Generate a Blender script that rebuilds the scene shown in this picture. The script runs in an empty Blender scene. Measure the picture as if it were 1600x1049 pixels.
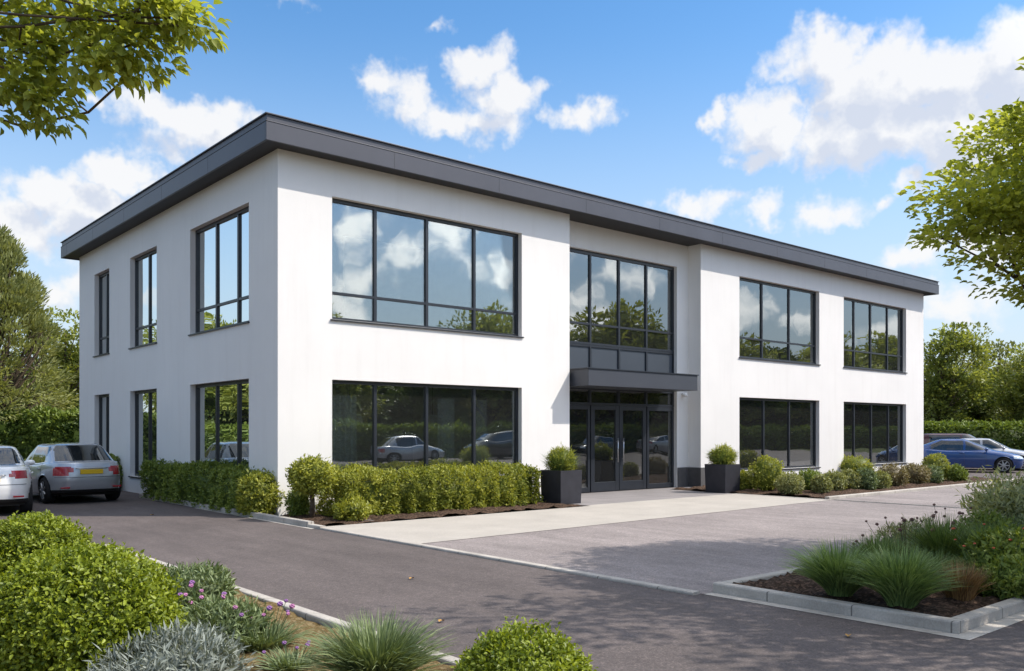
import bpy, math, random
import numpy as np
from mathutils import Vector, Matrix

R_ = math.radians
rng = np.random.default_rng(7)
random.seed(7)
scene = bpy.context.scene
COL = scene.collection

# ------------------------------------------------------------------ camera frame (world is aligned with the building)
F = 1365.6
CAM = np.array([-8.0325, -16.7764, 1.75])
RT = np.array([0.75941, -0.65061, 0.0])
FW = np.array([0.65061, 0.75941, 0.0])

def gp(px, py, z=0.0):
    """ground point (height z) seen at photo pixel px,py"""
    d = F * (CAM[2] - z) / (py - 674.0)
    p = CAM + RT * ((px - 800) / F * d) + FW * d
    return np.array([p[0], p[1], z])

def dp(px, py, d):
    """point at depth d seen at photo pixel px,py"""
    p = CAM + RT * ((px - 800) / F * d) + FW * d
    p[2] = CAM[2] - (py - 674.0) / F * d
    return p

# ------------------------------------------------------------------ object helpers
def tag(o, label=None, cat=None, group=None, kind=None):
    if label: o['label'] = label
    if cat: o['category'] = cat
    if group: o['group'] = group
    if kind: o['kind'] = kind
    return o

def empty(name, loc=(0, 0, 0), rz=0.0):
    o = bpy.data.objects.new(name, None)
    o.location = loc; o.rotation_euler = (0, 0, rz); o.empty_display_size = 0.2
    COL.objects.link(o)
    return o

def link(name, me, mat, parent=None, smooth=False):
    o = bpy.data.objects.new(name, me)
    COL.objects.link(o)
    if mat is not None:
        me.materials.clear()
        me.materials.append(mat)
    if parent is not None: o.parent = parent
    if smooth:
        me.polygons.foreach_set('use_smooth', np.ones(len(me.polygons), dtype=bool))
    return o

def np_mesh(name, V, faces, tone=None):
    """V (n,3); faces: list of (m,k) int arrays; tone per vertex -> attribute"""
    me = bpy.data.meshes.new(name)
    V = np.asarray(V, dtype=np.float32)
    faces = [np.asarray(f, dtype=np.int32) for f in faces if len(f)]
    nl = sum(f.size for f in faces); npg = sum(len(f) for f in faces)
    me.vertices.add(len(V)); me.vertices.foreach_set('co', V.ravel())
    me.loops.add(nl); me.polygons.add(npg)
    me.loops.foreach_set('vertex_index', np.concatenate([f.ravel() for f in faces]))
    st = []; c = 0
    for f in faces:
        k = f.shape[1]
        st.append(c + np.arange(len(f)) * k); c += f.size
    me.polygons.foreach_set('loop_start', np.concatenate(st).astype(np.int32))
    me.update(calc_edges=True)
    if tone is not None:
        a = me.attributes.new('tone', 'FLOAT', 'POINT')
        a.data.foreach_set('value', np.asarray(tone, dtype=np.float32))
    return me

class MB:
    """collects boxes, bars and tubes for ONE mesh object"""
    def __init__(self): self.V = []; self.Q = []; self.n = 0
    def add(self, V, F_):
        self.V.extend([tuple(v) for v in V])
        self.Q.extend([tuple(i + self.n for i in f) for f in F_]); self.n += len(V)
        return self
    def box(self, a, b):
        x0, y0, z0 = [min(a[i], b[i]) for i in range(3)]; x1, y1, z1 = [max(a[i], b[i]) for i in range(3)]
        V = [(x0, y0, z0), (x1, y0, z0), (x1, y1, z0), (x0, y1, z0), (x0, y0, z1), (x1, y0, z1), (x1, y1, z1), (x0, y1, z1)]
        return self.add(V, [(3, 2, 1, 0), (4, 5, 6, 7), (0, 1, 5, 4), (1, 2, 6, 5), (2, 3, 7, 6), (3, 0, 4, 7)])
    def quad(self, a, b, c, d): return self.add([a, b, c, d], [(0, 1, 2, 3)])
    def tube(self, pts, rad, n=8, cap=True):
        pts = [np.array(p, float) for p in pts]
        if not hasattr(rad, '__len__'): rad = [rad] * len(pts)
        V = []; prev = None
        for i, p in enumerate(pts):
            t = pts[min(i + 1, len(pts) - 1)] - pts[max(i - 1, 0)]
            t = t / (np.linalg.norm(t) + 1e-9)
            u = prev if prev is not None else (np.array([1., 0, 0]) if abs(t[2]) > .8 else np.array([0, 0, 1.]))
            u = u - t * u.dot(t); u /= np.linalg.norm(u) + 1e-9; w = np.cross(t, u); prev = u
            for k in range(n):
                a = 2 * math.pi * k / n
                V.append(p + rad[i] * (u * math.cos(a) + w * math.sin(a)))
        Fs = []
        for i in range(len(pts) - 1):
            for k in range(n):
                Fs.append((i * n + k, i * n + (k + 1) % n, (i + 1) * n + (k + 1) % n, (i + 1) * n + k))
        if cap:
            Fs.append(tuple(range(n))[::-1]); Fs.append(tuple((len(pts) - 1) * n + k for k in range(n)))
        return self.add(V, Fs)
    def lathe(self, prof, c=(0, 0, 0), n=24, axis='z'):
        V = []
        for r, h in prof:
            for k in range(n):
                a = 2 * math.pi * k / n
                p = (r * math.cos(a), r * math.sin(a), h)
                if axis == 'y': p = (p[0], p[2], p[1])
                V.append((p[0] + c[0], p[1] + c[1], p[2] + c[2]))
        Fs = []
        for i in range(len(prof) - 1):
            for k in range(n):
                q = (i * n + k, i * n + (k + 1) % n, (i + 1) * n + (k + 1) % n, (i + 1) * n + k)
                Fs.append(q if axis == 'z' else q[::-1])
        Fs.append(tuple(range(n))[::-1] if axis == 'z' else tuple(range(n)))
        e = tuple((len(prof) - 1) * n + k for k in range(n))
        Fs.append(e if axis == 'z' else e[::-1])
        return self.add(V, Fs)
    def build(self, name, mat, parent=None, smooth=False, bevel=0.0):
        me = bpy.data.meshes.new(name)
        me.from_pydata(self.V, [], self.Q); me.update()
        o = link(name, me, mat, parent, smooth)
        if bevel > 0:
            m = o.modifiers.new('bevel', 'BEVEL'); m.width = bevel; m.segments = 2; m.limit_method = 'ANGLE'
        return o

def copy_tree(o, parent=None):
    c = o.copy(); COL.objects.link(c)
    if parent is not None: c.parent = parent
    for ch in list(o.children): copy_tree(ch, c)
    return c

# ------------------------------------------------------------------ materials
def new_mat(name):
    m = bpy.data.materials.new(name); m.use_nodes = True
    nt = m.node_tree; nt.nodes.clear()
    return m, nt, nt.nodes, nt.links

def N(nt, typ, **kw):
    n = nt.nodes.new(typ)
    for k, v in kw.items():
        if k == 'inp':
            for i, val in v.items(): n.inputs[i].default_value = val
        else: setattr(n, k, v)
    return n

def c4(c): return (c[0], c[1], c[2], 1.0)

def principled(nt, col=(.5, .5, .5), rough=.6, spec=.5, metal=0.0):
    b = N(nt, 'ShaderNodeBsdfPrincipled')
    b.inputs['Base Color'].default_value = c4(col); b.inputs['Roughness'].default_value = rough
    b.inputs['Specular IOR Level'].default_value = spec; b.inputs['Metallic'].default_value = metal
    o = N(nt, 'ShaderNodeOutputMaterial'); nt.links.new(b.outputs[0], o.inputs[0])
    return b, o

def noise_ramp(nt, coord, scale, detail, c1, c2, lo=.35, hi=.65, rough=.6):
    n = N(nt, 'ShaderNodeTexNoise', inp={'Scale': scale, 'Detail': detail, 'Roughness': rough})
    nt.links.new(coord, n.inputs['Vector'])
    r = N(nt, 'ShaderNodeValToRGB')
    r.color_ramp.elements[0].position = lo; r.color_ramp.elements[0].color = c4(c1)
    r.color_ramp.elements[1].position = hi; r.color_ramp.elements[1].color = c4(c2)
    nt.links.new(n.outputs['Fac'], r.inputs[0])
    return r.outputs[0], n

def mixc(nt, a, b, fac, mode='MIX'):
    m = N(nt, 'ShaderNodeMix', data_type='RGBA', blend_type=mode)
    for s, v in ((m.inputs[0], fac), (m.inputs[6], a), (m.inputs[7], b)):
        if isinstance(v, (int, float)): s.default_value = v
        elif isinstance(v, tuple): s.default_value = c4(v)
        else: nt.links.new(v, s)
    return m.outputs[2]

def simple(name, col, rough=.6, spec=.5, metal=0., var=.12, scale=3., bump=0., bscale=200.):
    m, nt, nd, lk = new_mat(name)
    b, o = principled(nt, col, rough, spec, metal)
    tc = N(nt, 'ShaderNodeTexCoord')
    if var > 0:
        c1 = tuple(x * (1 - var) for x in col); c2 = tuple(min(1, x * (1 + var)) for x in col)
        out, n = noise_ramp(nt, tc.outputs['Object'], scale, 5, c1, c2)
        lk.new(out, b.inputs['Base Color'])
    if bump > 0:
        n2 = N(nt, 'ShaderNodeTexNoise', inp={'Scale': bscale, 'Detail': 4})
        lk.new(tc.outputs['Object'], n2.inputs['Vector'])
        bp = N(nt, 'ShaderNodeBump', inp={'Strength': bump, 'Distance': .01})
        lk.new(n2.outputs['Fac'], bp.inputs['Height']); lk.new(bp.outputs[0], b.inputs['Normal'])
    return m

def mat_asphalt(name, base, tint):
    m, nt, nd, lk = new_mat(name)
    b, o = principled(nt, base, .82, .35)
    tc = N(nt, 'ShaderNodeTexCoord'); co = tc.outputs['Object']
    big, _ = noise_ramp(nt, co, .35, 6, tuple(x * .8 for x in base), tuple(x * 1.16 for x in base), .3, .7)
    mp = N(nt, 'ShaderNodeMapping'); mp.inputs['Scale'].default_value = (1.0, .22, 1); lk.new(co, mp.inputs[0])
    str_, _ = noise_ramp(nt, mp.outputs[0], 2.6, 5, (.82, .82, .82), (1.12, 1.12, 1.12), .3, .7)
    c = mixc(nt, big, str_, 1.0, 'MULTIPLY')
    mid, _ = noise_ramp(nt, co, 9., 6, (.84, .84, .84), (1.12, 1.12, 1.12), .3, .7, .7)
    c = mixc(nt, c, mid, 1.0, 'MULTIPLY')
    v = N(nt, 'ShaderNodeTexVoronoi', inp={'Scale': 75.}); lk.new(co, v.inputs['Vector'])
    sp = N(nt, 'ShaderNodeSeparateColor'); lk.new(v.outputs['Color'], sp.inputs[0])
    r = N(nt, 'ShaderNodeValToRGB')
    e = r.color_ramp.elements; e[0].position = 0.; e[0].color = (.74, .74, .74, 1); e[1].position = 1.; e[1].color = (1.5, 1.47, 1.44, 1)
    k = e.new(.55); k.color = (.95, .95, .95, 1); k = e.new(.9); k.color = (1.15, 1.15, 1.15, 1)
    lk.new(sp.outputs[0], r.inputs[0])
    c = mixc(nt, c, r.outputs[0], 1.0, 'MULTIPLY')
    # worn pale scuffs
    sc, _ = noise_ramp(nt, mp.outputs[0], 6., 8, (0, 0, 0), (1, 1, 1), .66, .76, .7)
    c = mixc(nt, c, tint, sc)
    lk.new(c, b.inputs['Base Color'])
    n2 = N(nt, 'ShaderNodeTexNoise', inp={'Scale': 60., 'Detail': 6, 'Roughness': .7}); lk.new(co, n2.inputs['Vector'])
    bp = N(nt, 'ShaderNodeBump', inp={'Strength': .38, 'Distance': .01}); lk.new(n2.outputs['Fac'], bp.inputs['Height'])
    lk.new(bp.outputs[0], b.inputs['Normal'])
    return m

def mat_concrete(name, base, joint=0., stain=.2):
    m, nt, nd, lk = new_mat(name)
    b, o = principled(nt, base, .85, .3)
    tc = N(nt, 'ShaderNodeTexCoord'); co = tc.outputs['Object']
    c, _ = noise_ramp(nt, co, 1.1, 7, tuple(x * (1 - stain) for x in base), tuple(x * (1 + stain * .4) for x in base), .3, .7)
    f, _ = noise_ramp(nt, co, 40., 6, (.86, .86, .86), (1.1, 1.1, 1.1), .3, .7, .7)
    c = mixc(nt, c, f, 1., 'MULTIPLY')
    if joint > 0:
        sx = N(nt, 'ShaderNodeSeparateXYZ'); lk.new(co, sx.inputs[0])
        outs = []
        for ax, w in (('X', joint), ('Y', joint)):
            mo = N(nt, 'ShaderNodeMath', operation='PINGPONG'); lk.new(sx.outputs[ax], mo.inputs[0]); mo.inputs[1].default_value = w / 2
            lt = N(nt, 'ShaderNodeMath', operation='LESS_THAN'); lk.new(mo.outputs[0], lt.inputs[0]); lt.inputs[1].default_value = .006
            outs.append(lt.outputs[0])
        mx = N(nt, 'ShaderNodeMath', operation='MAXIMUM'); lk.new(outs[0], mx.inputs[0]); lk.new(outs[1], mx.inputs[1])
        c = mixc(nt, c, tuple(x * .45 for x in base), mx.outputs[0])
    lk.new(c, b.inputs['Base Color'])
    n2 = N(nt, 'ShaderNodeTexNoise', inp={'Scale': 90., 'Detail': 5}); lk.new(co, n2.inputs['Vector'])
    bp = N(nt, 'ShaderNodeBump', inp={'Strength': .3, 'Distance': .006}); lk.new(n2.outputs['Fac'], bp.inputs['Height'])
    lk.new(bp.outputs[0], b.inputs['Normal'])
    return m

def mat_kerb(name, base):
    m, nt, nd, lk = new_mat(name)
    b, o = principled(nt, base, .85, .3)
    tc = N(nt, 'ShaderNodeTexCoord'); co = tc.outputs['Object']
    c, _ = noise_ramp(nt, co, 2.2, 7, tuple(x * .7 for x in base), tuple(x * 1.1 for x in base), .3, .7)
    f, _ = noise_ramp(nt, co, 50., 6, (.8, .8, .8), (1.12, 1.12, 1.12), .3, .7, .7)
    c = mixc(nt, c, f, 1., 'MULTIPLY')
    sx = N(nt, 'ShaderNodeSeparateXYZ'); lk.new(co, sx.inputs[0])
    ad = N(nt, 'ShaderNodeMath', operation='ADD'); lk.new(sx.outputs[0], ad.inputs[0]); lk.new(sx.outputs[1], ad.inputs[1])
    mo = N(nt, 'ShaderNodeMath', operation='PINGPONG'); lk.new(ad.outputs[0], mo.inputs[0]); mo.inputs[1].default_value = .4575
    lt = N(nt, 'ShaderNodeMath', operation='LESS_THAN'); lk.new(mo.outputs[0], lt.inputs[0]); lt.inputs[1].default_value = .007
    c = mixc(nt, c, tuple(x * .35 for x in base), lt.outputs[0])
    lk.new(c, b.inputs['Base Color'])
    n2 = N(nt, 'ShaderNodeTexNoise', inp={'Scale': 70., 'Detail': 5}); lk.new(co, n2.inputs['Vector'])
    bp = N(nt, 'ShaderNodeBump', inp={'Strength': .45, 'Distance': .006}); lk.new(n2.outputs['Fac'], bp.inputs['Height'])
    lk.new(bp.outputs[0], b.inputs['Normal'])
    return m

def mat_soil(name, c1, c2, c3):
    m, nt, nd, lk = new_mat(name)
    b, o = principled(nt, c1, .95, .15)
    tc = N(nt, 'ShaderNodeTexCoord'); co = tc.outputs['Object']
    c, _ = noise_ramp(nt, co, 7., 8, c1, c2, .35, .65, .75)
    v = N(nt, 'ShaderNodeTexVoronoi', inp={'Scale': 38., 'Randomness': 1.}); lk.new(co, v.inputs['Vector'])
    sp = N(nt, 'ShaderNodeSeparateColor'); lk.new(v.outputs['Color'], sp.inputs[0])
    r = N(nt, 'ShaderNodeValToRGB'); r.color_ramp.elements[0].position = .6; r.color_ramp.elements[0].color = (0, 0, 0, 1)
    r.color_ramp.elements[1].position = .75; lk.new(sp.outputs[0], r.inputs[0])
    c = mixc(nt, c, c3, r.outputs[0]); lk.new(c, b.inputs['Base Color'])
    n2 = N(nt, 'ShaderNodeTexNoise', inp={'Scale': 34., 'Detail': 8, 'Roughness': .75}); lk.new(co, n2.inputs['Vector'])
    bp = N(nt, 'ShaderNodeBump', inp={'Strength': 1., 'Distance': .05}); lk.new(n2.outputs['Fac'], bp.inputs['Height'])
    lk.new(bp.outputs[0], b.inputs['Normal'])
    return m

def mat_render_wall(name, base):
    m, nt, nd, lk = new_mat(name)
    b, o = principled(nt, base, .8, .25)
    tc = N(nt, 'ShaderNodeTexCoord'); co = tc.outputs['Object']
    c, _ = noise_ramp(nt, co, .5, 7, tuple(x * .955 for x in base), tuple(min(1, x * 1.02) for x in base), .3, .7)
    mp = N(nt, 'ShaderNodeMapping'); mp.inputs['Scale'].default_value = (2.5, 2.5, .22); lk.new(co, mp.inputs[0])
    s, _ = noise_ramp(nt, mp.outputs[0], 1.6, 6, (.965, .96, .956), (1, 1, 1), .28, .5)
    c = mixc(nt, c, s, 1., 'MULTIPLY')
    lk.new(c, b.inputs['Base Color'])
    n2 = N(nt, 'ShaderNodeTexNoise', inp={'Scale': 28., 'Detail': 7, 'Roughness': .7}); lk.new(co, n2.inputs['Vector'])
    bp = N(nt, 'ShaderNodeBump', inp={'Strength': .22, 'Distance': .01}); lk.new(n2.outputs['Fac'], bp.inputs['Height'])
    lk.new(bp.outputs[0], b.inputs['Normal'])
    return m

def mat_glass(name, refl=.34, tint=(.3, .33, .34), rough=0.0, wob=.005):
    m, nt, nd, lk = new_mat(name)
    g = N(nt, 'ShaderNodeBsdfGlossy', inp={'Roughness': rough}); g.inputs['Color'].default_value = (.78, .82, .82, 1)
    t = N(nt, 'ShaderNodeBsdfTransparent'); t.inputs['Color'].default_value = c4(tint)
    fr = N(nt, 'ShaderNodeFresnel', inp={'IOR': 1.5})
    ad = N(nt, 'ShaderNodeMath', operation='ADD', use_clamp=True); lk.new(fr.outputs[0], ad.inputs[0]); ad.inputs[1].default_value = refl
    mx = N(nt, 'ShaderNodeMixShader'); lk.new(ad.outputs[0], mx.inputs[0]); lk.new(t.outputs[0], mx.inputs[1]); lk.new(g.outputs[0], mx.inputs[2])
    if wob > 0:
        tc = N(nt, 'ShaderNodeTexCoord')
        n2 = N(nt, 'ShaderNodeTexNoise', inp={'Scale': .9, 'Detail': 1}); lk.new(tc.outputs['Object'], n2.inputs['Vector'])
        bp = N(nt, 'ShaderNodeBump', inp={'Strength': wob, 'Distance': 1.}); lk.new(n2.outputs['Fac'], bp.inputs['Height'])
        lk.new(bp.outputs[0], g.inputs['Normal']); lk.new(bp.outputs[0], fr.inputs['Normal'])
    df = N(nt, 'ShaderNodeBsdfDiffuse'); df.inputs['Color'].default_value = (.8, .8, .78, 1)           # thin grey haze mixed in to lighten the dark panes
    m2 = N(nt, 'ShaderNodeMixShader', inp={0: .014}); lk.new(mx.outputs[0], m2.inputs[1]); lk.new(df.outputs[0], m2.inputs[2]); mx = m2
    o = N(nt, 'ShaderNodeOutputMaterial'); lk.new(mx.outputs[0], o.inputs[0])
    return m

def mat_leaf(name, c1, c2, trans=.3, rough=.5, spec=.35):
    m, nt, nd, lk = new_mat(name)
    b = N(nt, 'ShaderNodeBsdfPrincipled'); b.inputs['Roughness'].default_value = rough; b.inputs['Specular IOR Level'].default_value = spec
    at = N(nt, 'ShaderNodeAttribute', attribute_name='tone')
    c = mixc(nt, c1, c2, at.outputs['Fac'])
    lk.new(c, b.inputs['Base Color'])
    tr = N(nt, 'ShaderNodeBsdfTranslucent')
    c_t = mixc(nt, c, (1.25, 1.2, .55), 1., 'MULTIPLY'); lk.new(c_t, tr.inputs['Color'])
    mx = N(nt, 'ShaderNodeMixShader', inp={0: trans}); lk.new(b.outputs[0], mx.inputs[1]); lk.new(tr.outputs[0], mx.inputs[2])
    o = N(nt, 'ShaderNodeOutputMaterial'); lk.new(mx.outputs[0], o.inputs[0])
    return m

def mat_paint(name, col, metal=.0, rough=.28, flake=True):
    m, nt, nd, lk = new_mat(name)
    b, o = principled(nt, col, rough, .5, metal)
    b.inputs['Coat Weight'].default_value = 1.0; b.inputs['Coat Roughness'].default_value = .04
    tc = N(nt, 'ShaderNodeTexCoord')
    c, _ = noise_ramp(nt, tc.outputs['Object'], 2., 4, tuple(x * .93 for x in col), tuple(min(1, x * 1.05) for x in col))
    lk.new(c, b.inputs['Base Color'])
    return m

M = dict(
    road=mat_asphalt('asphalt_road', (.120, .099, .093), (.23, .21, .20)),
    fore=mat_asphalt('asphalt_forecourt', (.265, .230, .220), (.30, .27, .26)),
    path=mat_concrete('pale_concrete', (.43, .395, .35), 0., .12),
    paving=mat_concrete('grey_paving', (.26, .24, .235), .6, .15),
    kerb=mat_kerb('kerb_concrete', (.50, .46, .41)),
    soil=mat_soil('bark_mulch', (.035, .022, .015), (.085, .055, .036), (.16, .10, .07)),
    straw=mat_soil('dry_mulch', (.16, .105, .04), (.30, .21, .09), (.36, .27, .14)),
    grass=mat_soil('rough_grass', (.035, .05, .012), (.07, .085, .02), (.09, .11, .03)),
    wall=mat_render_wall('white_render', (.82, .795, .765)),
    fascia=simple('grey_metal_fascia', (.062, .064, .080), .42, .5, 0., .08, 1.2),
    soffit=simple('dark_soffit', (.022, .021, .023), .6),
    frame=simple('anthracite_frame', (.022, .026, .034), .35, .5),
    panel=simple('anthracite_panel', (.055, .066, .082), .4, .5, 0., .06, .7),
    canopy=simple('canopy_metal', (.048, .053, .066), .45, .5, 0., .06, .7),
    plinth=simple('dark_plinth', (.10, .095, .095), .8, .3),
    glass=mat_glass('window_glass', .27, (.84, .87, .87)),
    dglass=mat_glass('door_glass', .16, (.85, .87, .87)),
    inner=simple('interior_wall', (.62, .62, .60), .9),
    ceil=simple('interior_ceiling', (.75, .75, .74), .9),
    ifloor=simple('interior_floor', (.42, .40, .37), .6),
    curtain=simple('curtain_fabric', (.80, .86, .82), .9),
    lamp=simple('lampshade', (.75, .78, .74), .7),
    steel=simple('brushed_steel', (.55, .56, .57), .3, .5, .9),
    pot=simple('planter_metal', (.028, .028, .036), .5, .4, 0., .15, 4),
    trunk=simple('bark', (.10, .075, .052), .9, .2, 0., .35, 8., .8, 40.),
    twig=simple('dry_stem', (.12, .075, .06), .9, .2),
    tyre=simple('tyre_rubber', (.018, .018, .019), .85, .3),
    rim=simple('alloy_rim', (.45, .46, .48), .35, .5, .7),
    black=simple('black_trim', (.012, .012, .013), .5, .4),
    carglass=None, red=None, headlamp=None,
    plate=simple('yellow_plate', (.72, .46, .02), .5, .4, 0., .03),
    white_fit=simple('white_fitting', (.8, .8, .8), .4),
)
def mk_carglass():
    m, nt, nd, lk = new_mat('car_glass')
    b, o = principled(nt, (.012, .016, .018), .03, .9)
    b.inputs['Coat Weight'].default_value = .6
    tc = N(nt, 'ShaderNodeTexCoord'); c, _ = noise_ramp(nt, tc.outputs['Object'], 1.5, 3, (.010, .013, .015), (.03, .036, .038)); lk.new(c, b.inputs['Base Color'])
    return m
M['carglass'] = mk_carglass()
M['red'] = mat_paint('tail_light_red', (.38, .012, .022), 0., .2)
M['headlamp'] = mat_paint('headlamp_clear', (.62, .66, .70), .3, .12)

# ------------------------------------------------------------------ leaf builders (numpy)
def unit(v): return v / (np.linalg.norm(v, axis=-1, keepdims=True) + 1e-9)

def leaves(P, D, NRM, L, W, tone, rich=False, fold=.25):
    """leaf blades at P pointing along D, face normal about NRM"""
    n = len(P); D = unit(D); S = unit(np.cross(D, NRM)); U = np.cross(S, D)
    L = np.broadcast_to(L, (n,))[:, None]; W = np.broadcast_to(W, (n,))[:, None]
    if rich:
        pts = [(0, 0, 0), (.28, .42, fold), (.62, .38, fold * .8), (1., 0, -.18), (.62, -.38, fold * .8), (.28, -.42, fold), (.5, 0, .03)]
        V = np.stack([P + D * L * a + S * W * b + U * W * c for a, b, c in pts], 1).reshape(-1, 3)
        b0 = np.arange(n)[:, None] * 7
        T = np.concatenate([b0 + np.array([[0, 6, 1]]), b0 + np.array([[0, 5, 6]])])
        Q = np.concatenate([b0 + np.array([[6, 3, 2, 1]]), b0 + np.array([[5, 4, 3, 6]])])
        return V, [T, Q], np.repeat(tone, 7)
    pts = [(0, 0, 0), (.45, .5, fold), (1., 0, 0), (.45, -.5, fold)]
    V = np.stack([P + D * L * a + S * W * b + U * W * c for a, b, c in pts], 1).reshape(-1, 3)
    b0 = np.arange(n)[:, None] * 4
    return V, [np.concatenate([b0 + np.array([[0, 2, 1]]), b0 + np.array([[0, 3, 2]])])], np.repeat(tone, 4)

def merge(parts):
    V = []; T = []; by = {}; off = 0
    for v, fs, t in parts:
        V.append(v); T.append(t)
        for f in fs: by.setdefault(f.shape[1], []).append(f + off)
        off += len(v)
    return np.concatenate(V), [np.concatenate(f) for f in by.values()], np.concatenate(T)

def rand_unit(n, g): return unit(g.normal(size=(n, 3)))

def lump(d, g, k=7, amp=.12, fq=2.6):
    r = np.zeros(len(d))
    for i in range(k):
        w = g.normal(size=3) * fq; r += np.sin(d @ w + g.uniform(0, 6.28))
    return 1 + amp * r / math.sqrt(k)

def core_mesh(c, rad, g, k=.84, sq=1.0):
    nu, nv = 20, 12
    V = []
    for j in range(nv + 1):
        for i in range(nu):
            a = 2 * math.pi * i / nu; b = math.pi * j / nv - math.pi / 2
            V.append((math.cos(a) * math.cos(b), math.sin(a) * math.cos(b), math.sin(b)))
    V = np.array(V); V = V * lump(V, g, 6, .05, 4.)[:, None] * np.array(rad) * k + np.array(c)
    Q = np.array([(j * nu + i, j * nu + (i + 1) % nu, (j + 1) * nu + (i + 1) % nu, (j + 1) * nu + i) for j in range(nv) for i in range(nu)])
    return V, [Q], np.full(len(V), .1)

def bush_mesh(name, rad, ncl, per, L, W, seed, spread=.06, amp=.1, flat_bottom=True, rich=False, up=.35, corek=.86, jitter=.12, sq=2.0, fq=2.6, stray=1):
    """leafy ball: shoots over a lumpy ellipsoid shell, each a rosette of leaves; origin at ground, centre at rad.z*0.9"""
    g = np.random.default_rng(seed); rad = np.array(rad, float); c = np.array([0, 0, rad[2] * .92])
    d = rand_unit(int(ncl * 1.5), g)
    if flat_bottom: d = d[d[:, 2] > -.82]
    d = d[:ncl]
    if sq != 2.0:
        d = d / (np.sum(np.abs(d) ** sq, axis=1, keepdims=True) ** (1 / sq))
    st = g.bit_generator.state
    ln = lump(unit(d), g, 7, amp, fq)
    st_ = np.where(g.uniform(0, 1, len(d)) < .05, g.uniform(.02, .11, len(d)), 0) * (stray > 0)
    P = d * (ln * (1 - np.abs(g.normal(0, jitter, len(d))) + st_))[:, None] * rad + c
    nrm = unit(d / rad); ct = g.uniform(0, 1, len(d))
    idx = np.repeat(np.arange(len(d)), per); n = len(idx)
    O = unit(nrm[idx] + np.array([0, 0, up]))
    D = unit(O * .75 + rand_unit(n, g) * .85)
    base = P[idx] + g.normal(0, spread * .5, (n, 3)) + O * (g.uniform(-.5, .5, n) * spread)[:, None]
    base[:, 2] = np.maximum(base[:, 2], .01)
    NR = unit(O + rand_unit(n, g) * .5 - D * .3)
    s = g.uniform(.7, 1.25, n)
    tone = np.clip(ct[idx] * .55 + g.uniform(0, .5, n), 0, 1)
    prt = [leaves(base, D, NR, L * s, W * s, tone, rich)]
    if corek > 0: prt.append(core_mesh(c, rad, np.random.default_rng(seed + 1), corek))
    return np_mesh(name, *merge(prt))

def hedge_mesh(name, lx, ly, lz, ncl, per, L, W, seed, amp=.06, spread=.05, lobes=0.0, lobe_len=.42, top_tone=.0, up=.45):
    """clipped hedge box lx by ly by lz, origin at centre of base"""
    g = np.random.default_rng(seed)
    A = np.array([ly * lz, ly * lz, lx * lz, lx * lz, lx * ly]); pk = g.choice(5, ncl, p=A / A.sum())
    u = g.uniform(-1, 1, (ncl, 3)); nrm = np.zeros((ncl, 3))
    for f, (ax, sg) in enumerate(((0, -1), (0, 1), (1, -1), (1, 1), (2, 1))):
        k = pk == f; u[k, ax] = sg; nrm[k, ax] = sg
    P = u * np.array([lx / 2, ly / 2, lz / 2])
    # round the top edges and ends
    r = min(.3 * ly, .22 * lz) * 1.2; hx, hy, hz = lx / 2 - r, ly / 2 - r, lz / 2 - r
    q = np.stack([np.clip(P[:, 0], -hx, hx), np.clip(P[:, 1], -hy, hy), np.clip(P[:, 2], -lz / 2, hz)], 1)
    dv = P - q; ln = np.linalg.norm(dv, axis=1, keepdims=True); ok = ln[:, 0] > 1e-6
    P[ok] = q[ok] + dv[ok] / ln[ok] * np.minimum(ln[ok], r); nrm[ok] = unit(dv[ok])
    off = np.zeros(ncl)
    for i in range(8):
        w = g.normal(size=3) * np.array([2.2, 3., 3.]); off += np.sin(P @ w + g.uniform(0, 6.28))
    off *= amp / 2.8
    if lobes > 0:
        off += lobes * (np.abs(np.sin(P[:, 0] / lobe_len * math.pi + .5 * np.sin(P[:, 0] * 1.3))) - .65)
    P = P + nrm * (off - np.abs(g.normal(0, .35 * spread, ncl)))[:, None] + np.array([0, 0, lz / 2])
    ct = g.uniform(0, 1, ncl) * .6 + .25 * np.clip(np.sin(P[:, 0] * 2.1) , -1, 1) * .5 + top_tone * (P[:, 2] > lz * .86)
    idx = np.repeat(np.arange(ncl), per); n = len(idx)
    O = unit(nrm[idx] + np.array([0, 0, up])); D = unit(O * .8 + rand_unit(n, g) * .8)
    base = P[idx] + g.normal(0, spread * .6, (n, 3)); base[:, 2] = np.maximum(base[:, 2], .015)
    NR = unit(O + rand_unit(n, g) * .6 - D * .3); s = g.uniform(.7, 1.3, n)
    tone = np.clip(ct[idx] + g.uniform(-.1, .4, n), 0, 1)
    prt = [leaves(base, D, NR, L * s, W * s, tone)]
    mb = MB(); k = .06 + amp
    mb.box((-lx / 2 + k + r * .3, -ly / 2 + k + .02, 0), (lx / 2 - k - r * .3, ly / 2 - k - .02, lz - k - r * .25))
    prt.append((np.array(mb.V), [np.array(mb.Q)], np.full(len(mb.V), .1)))
    return np_mesh(name, *merge(prt))

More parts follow.
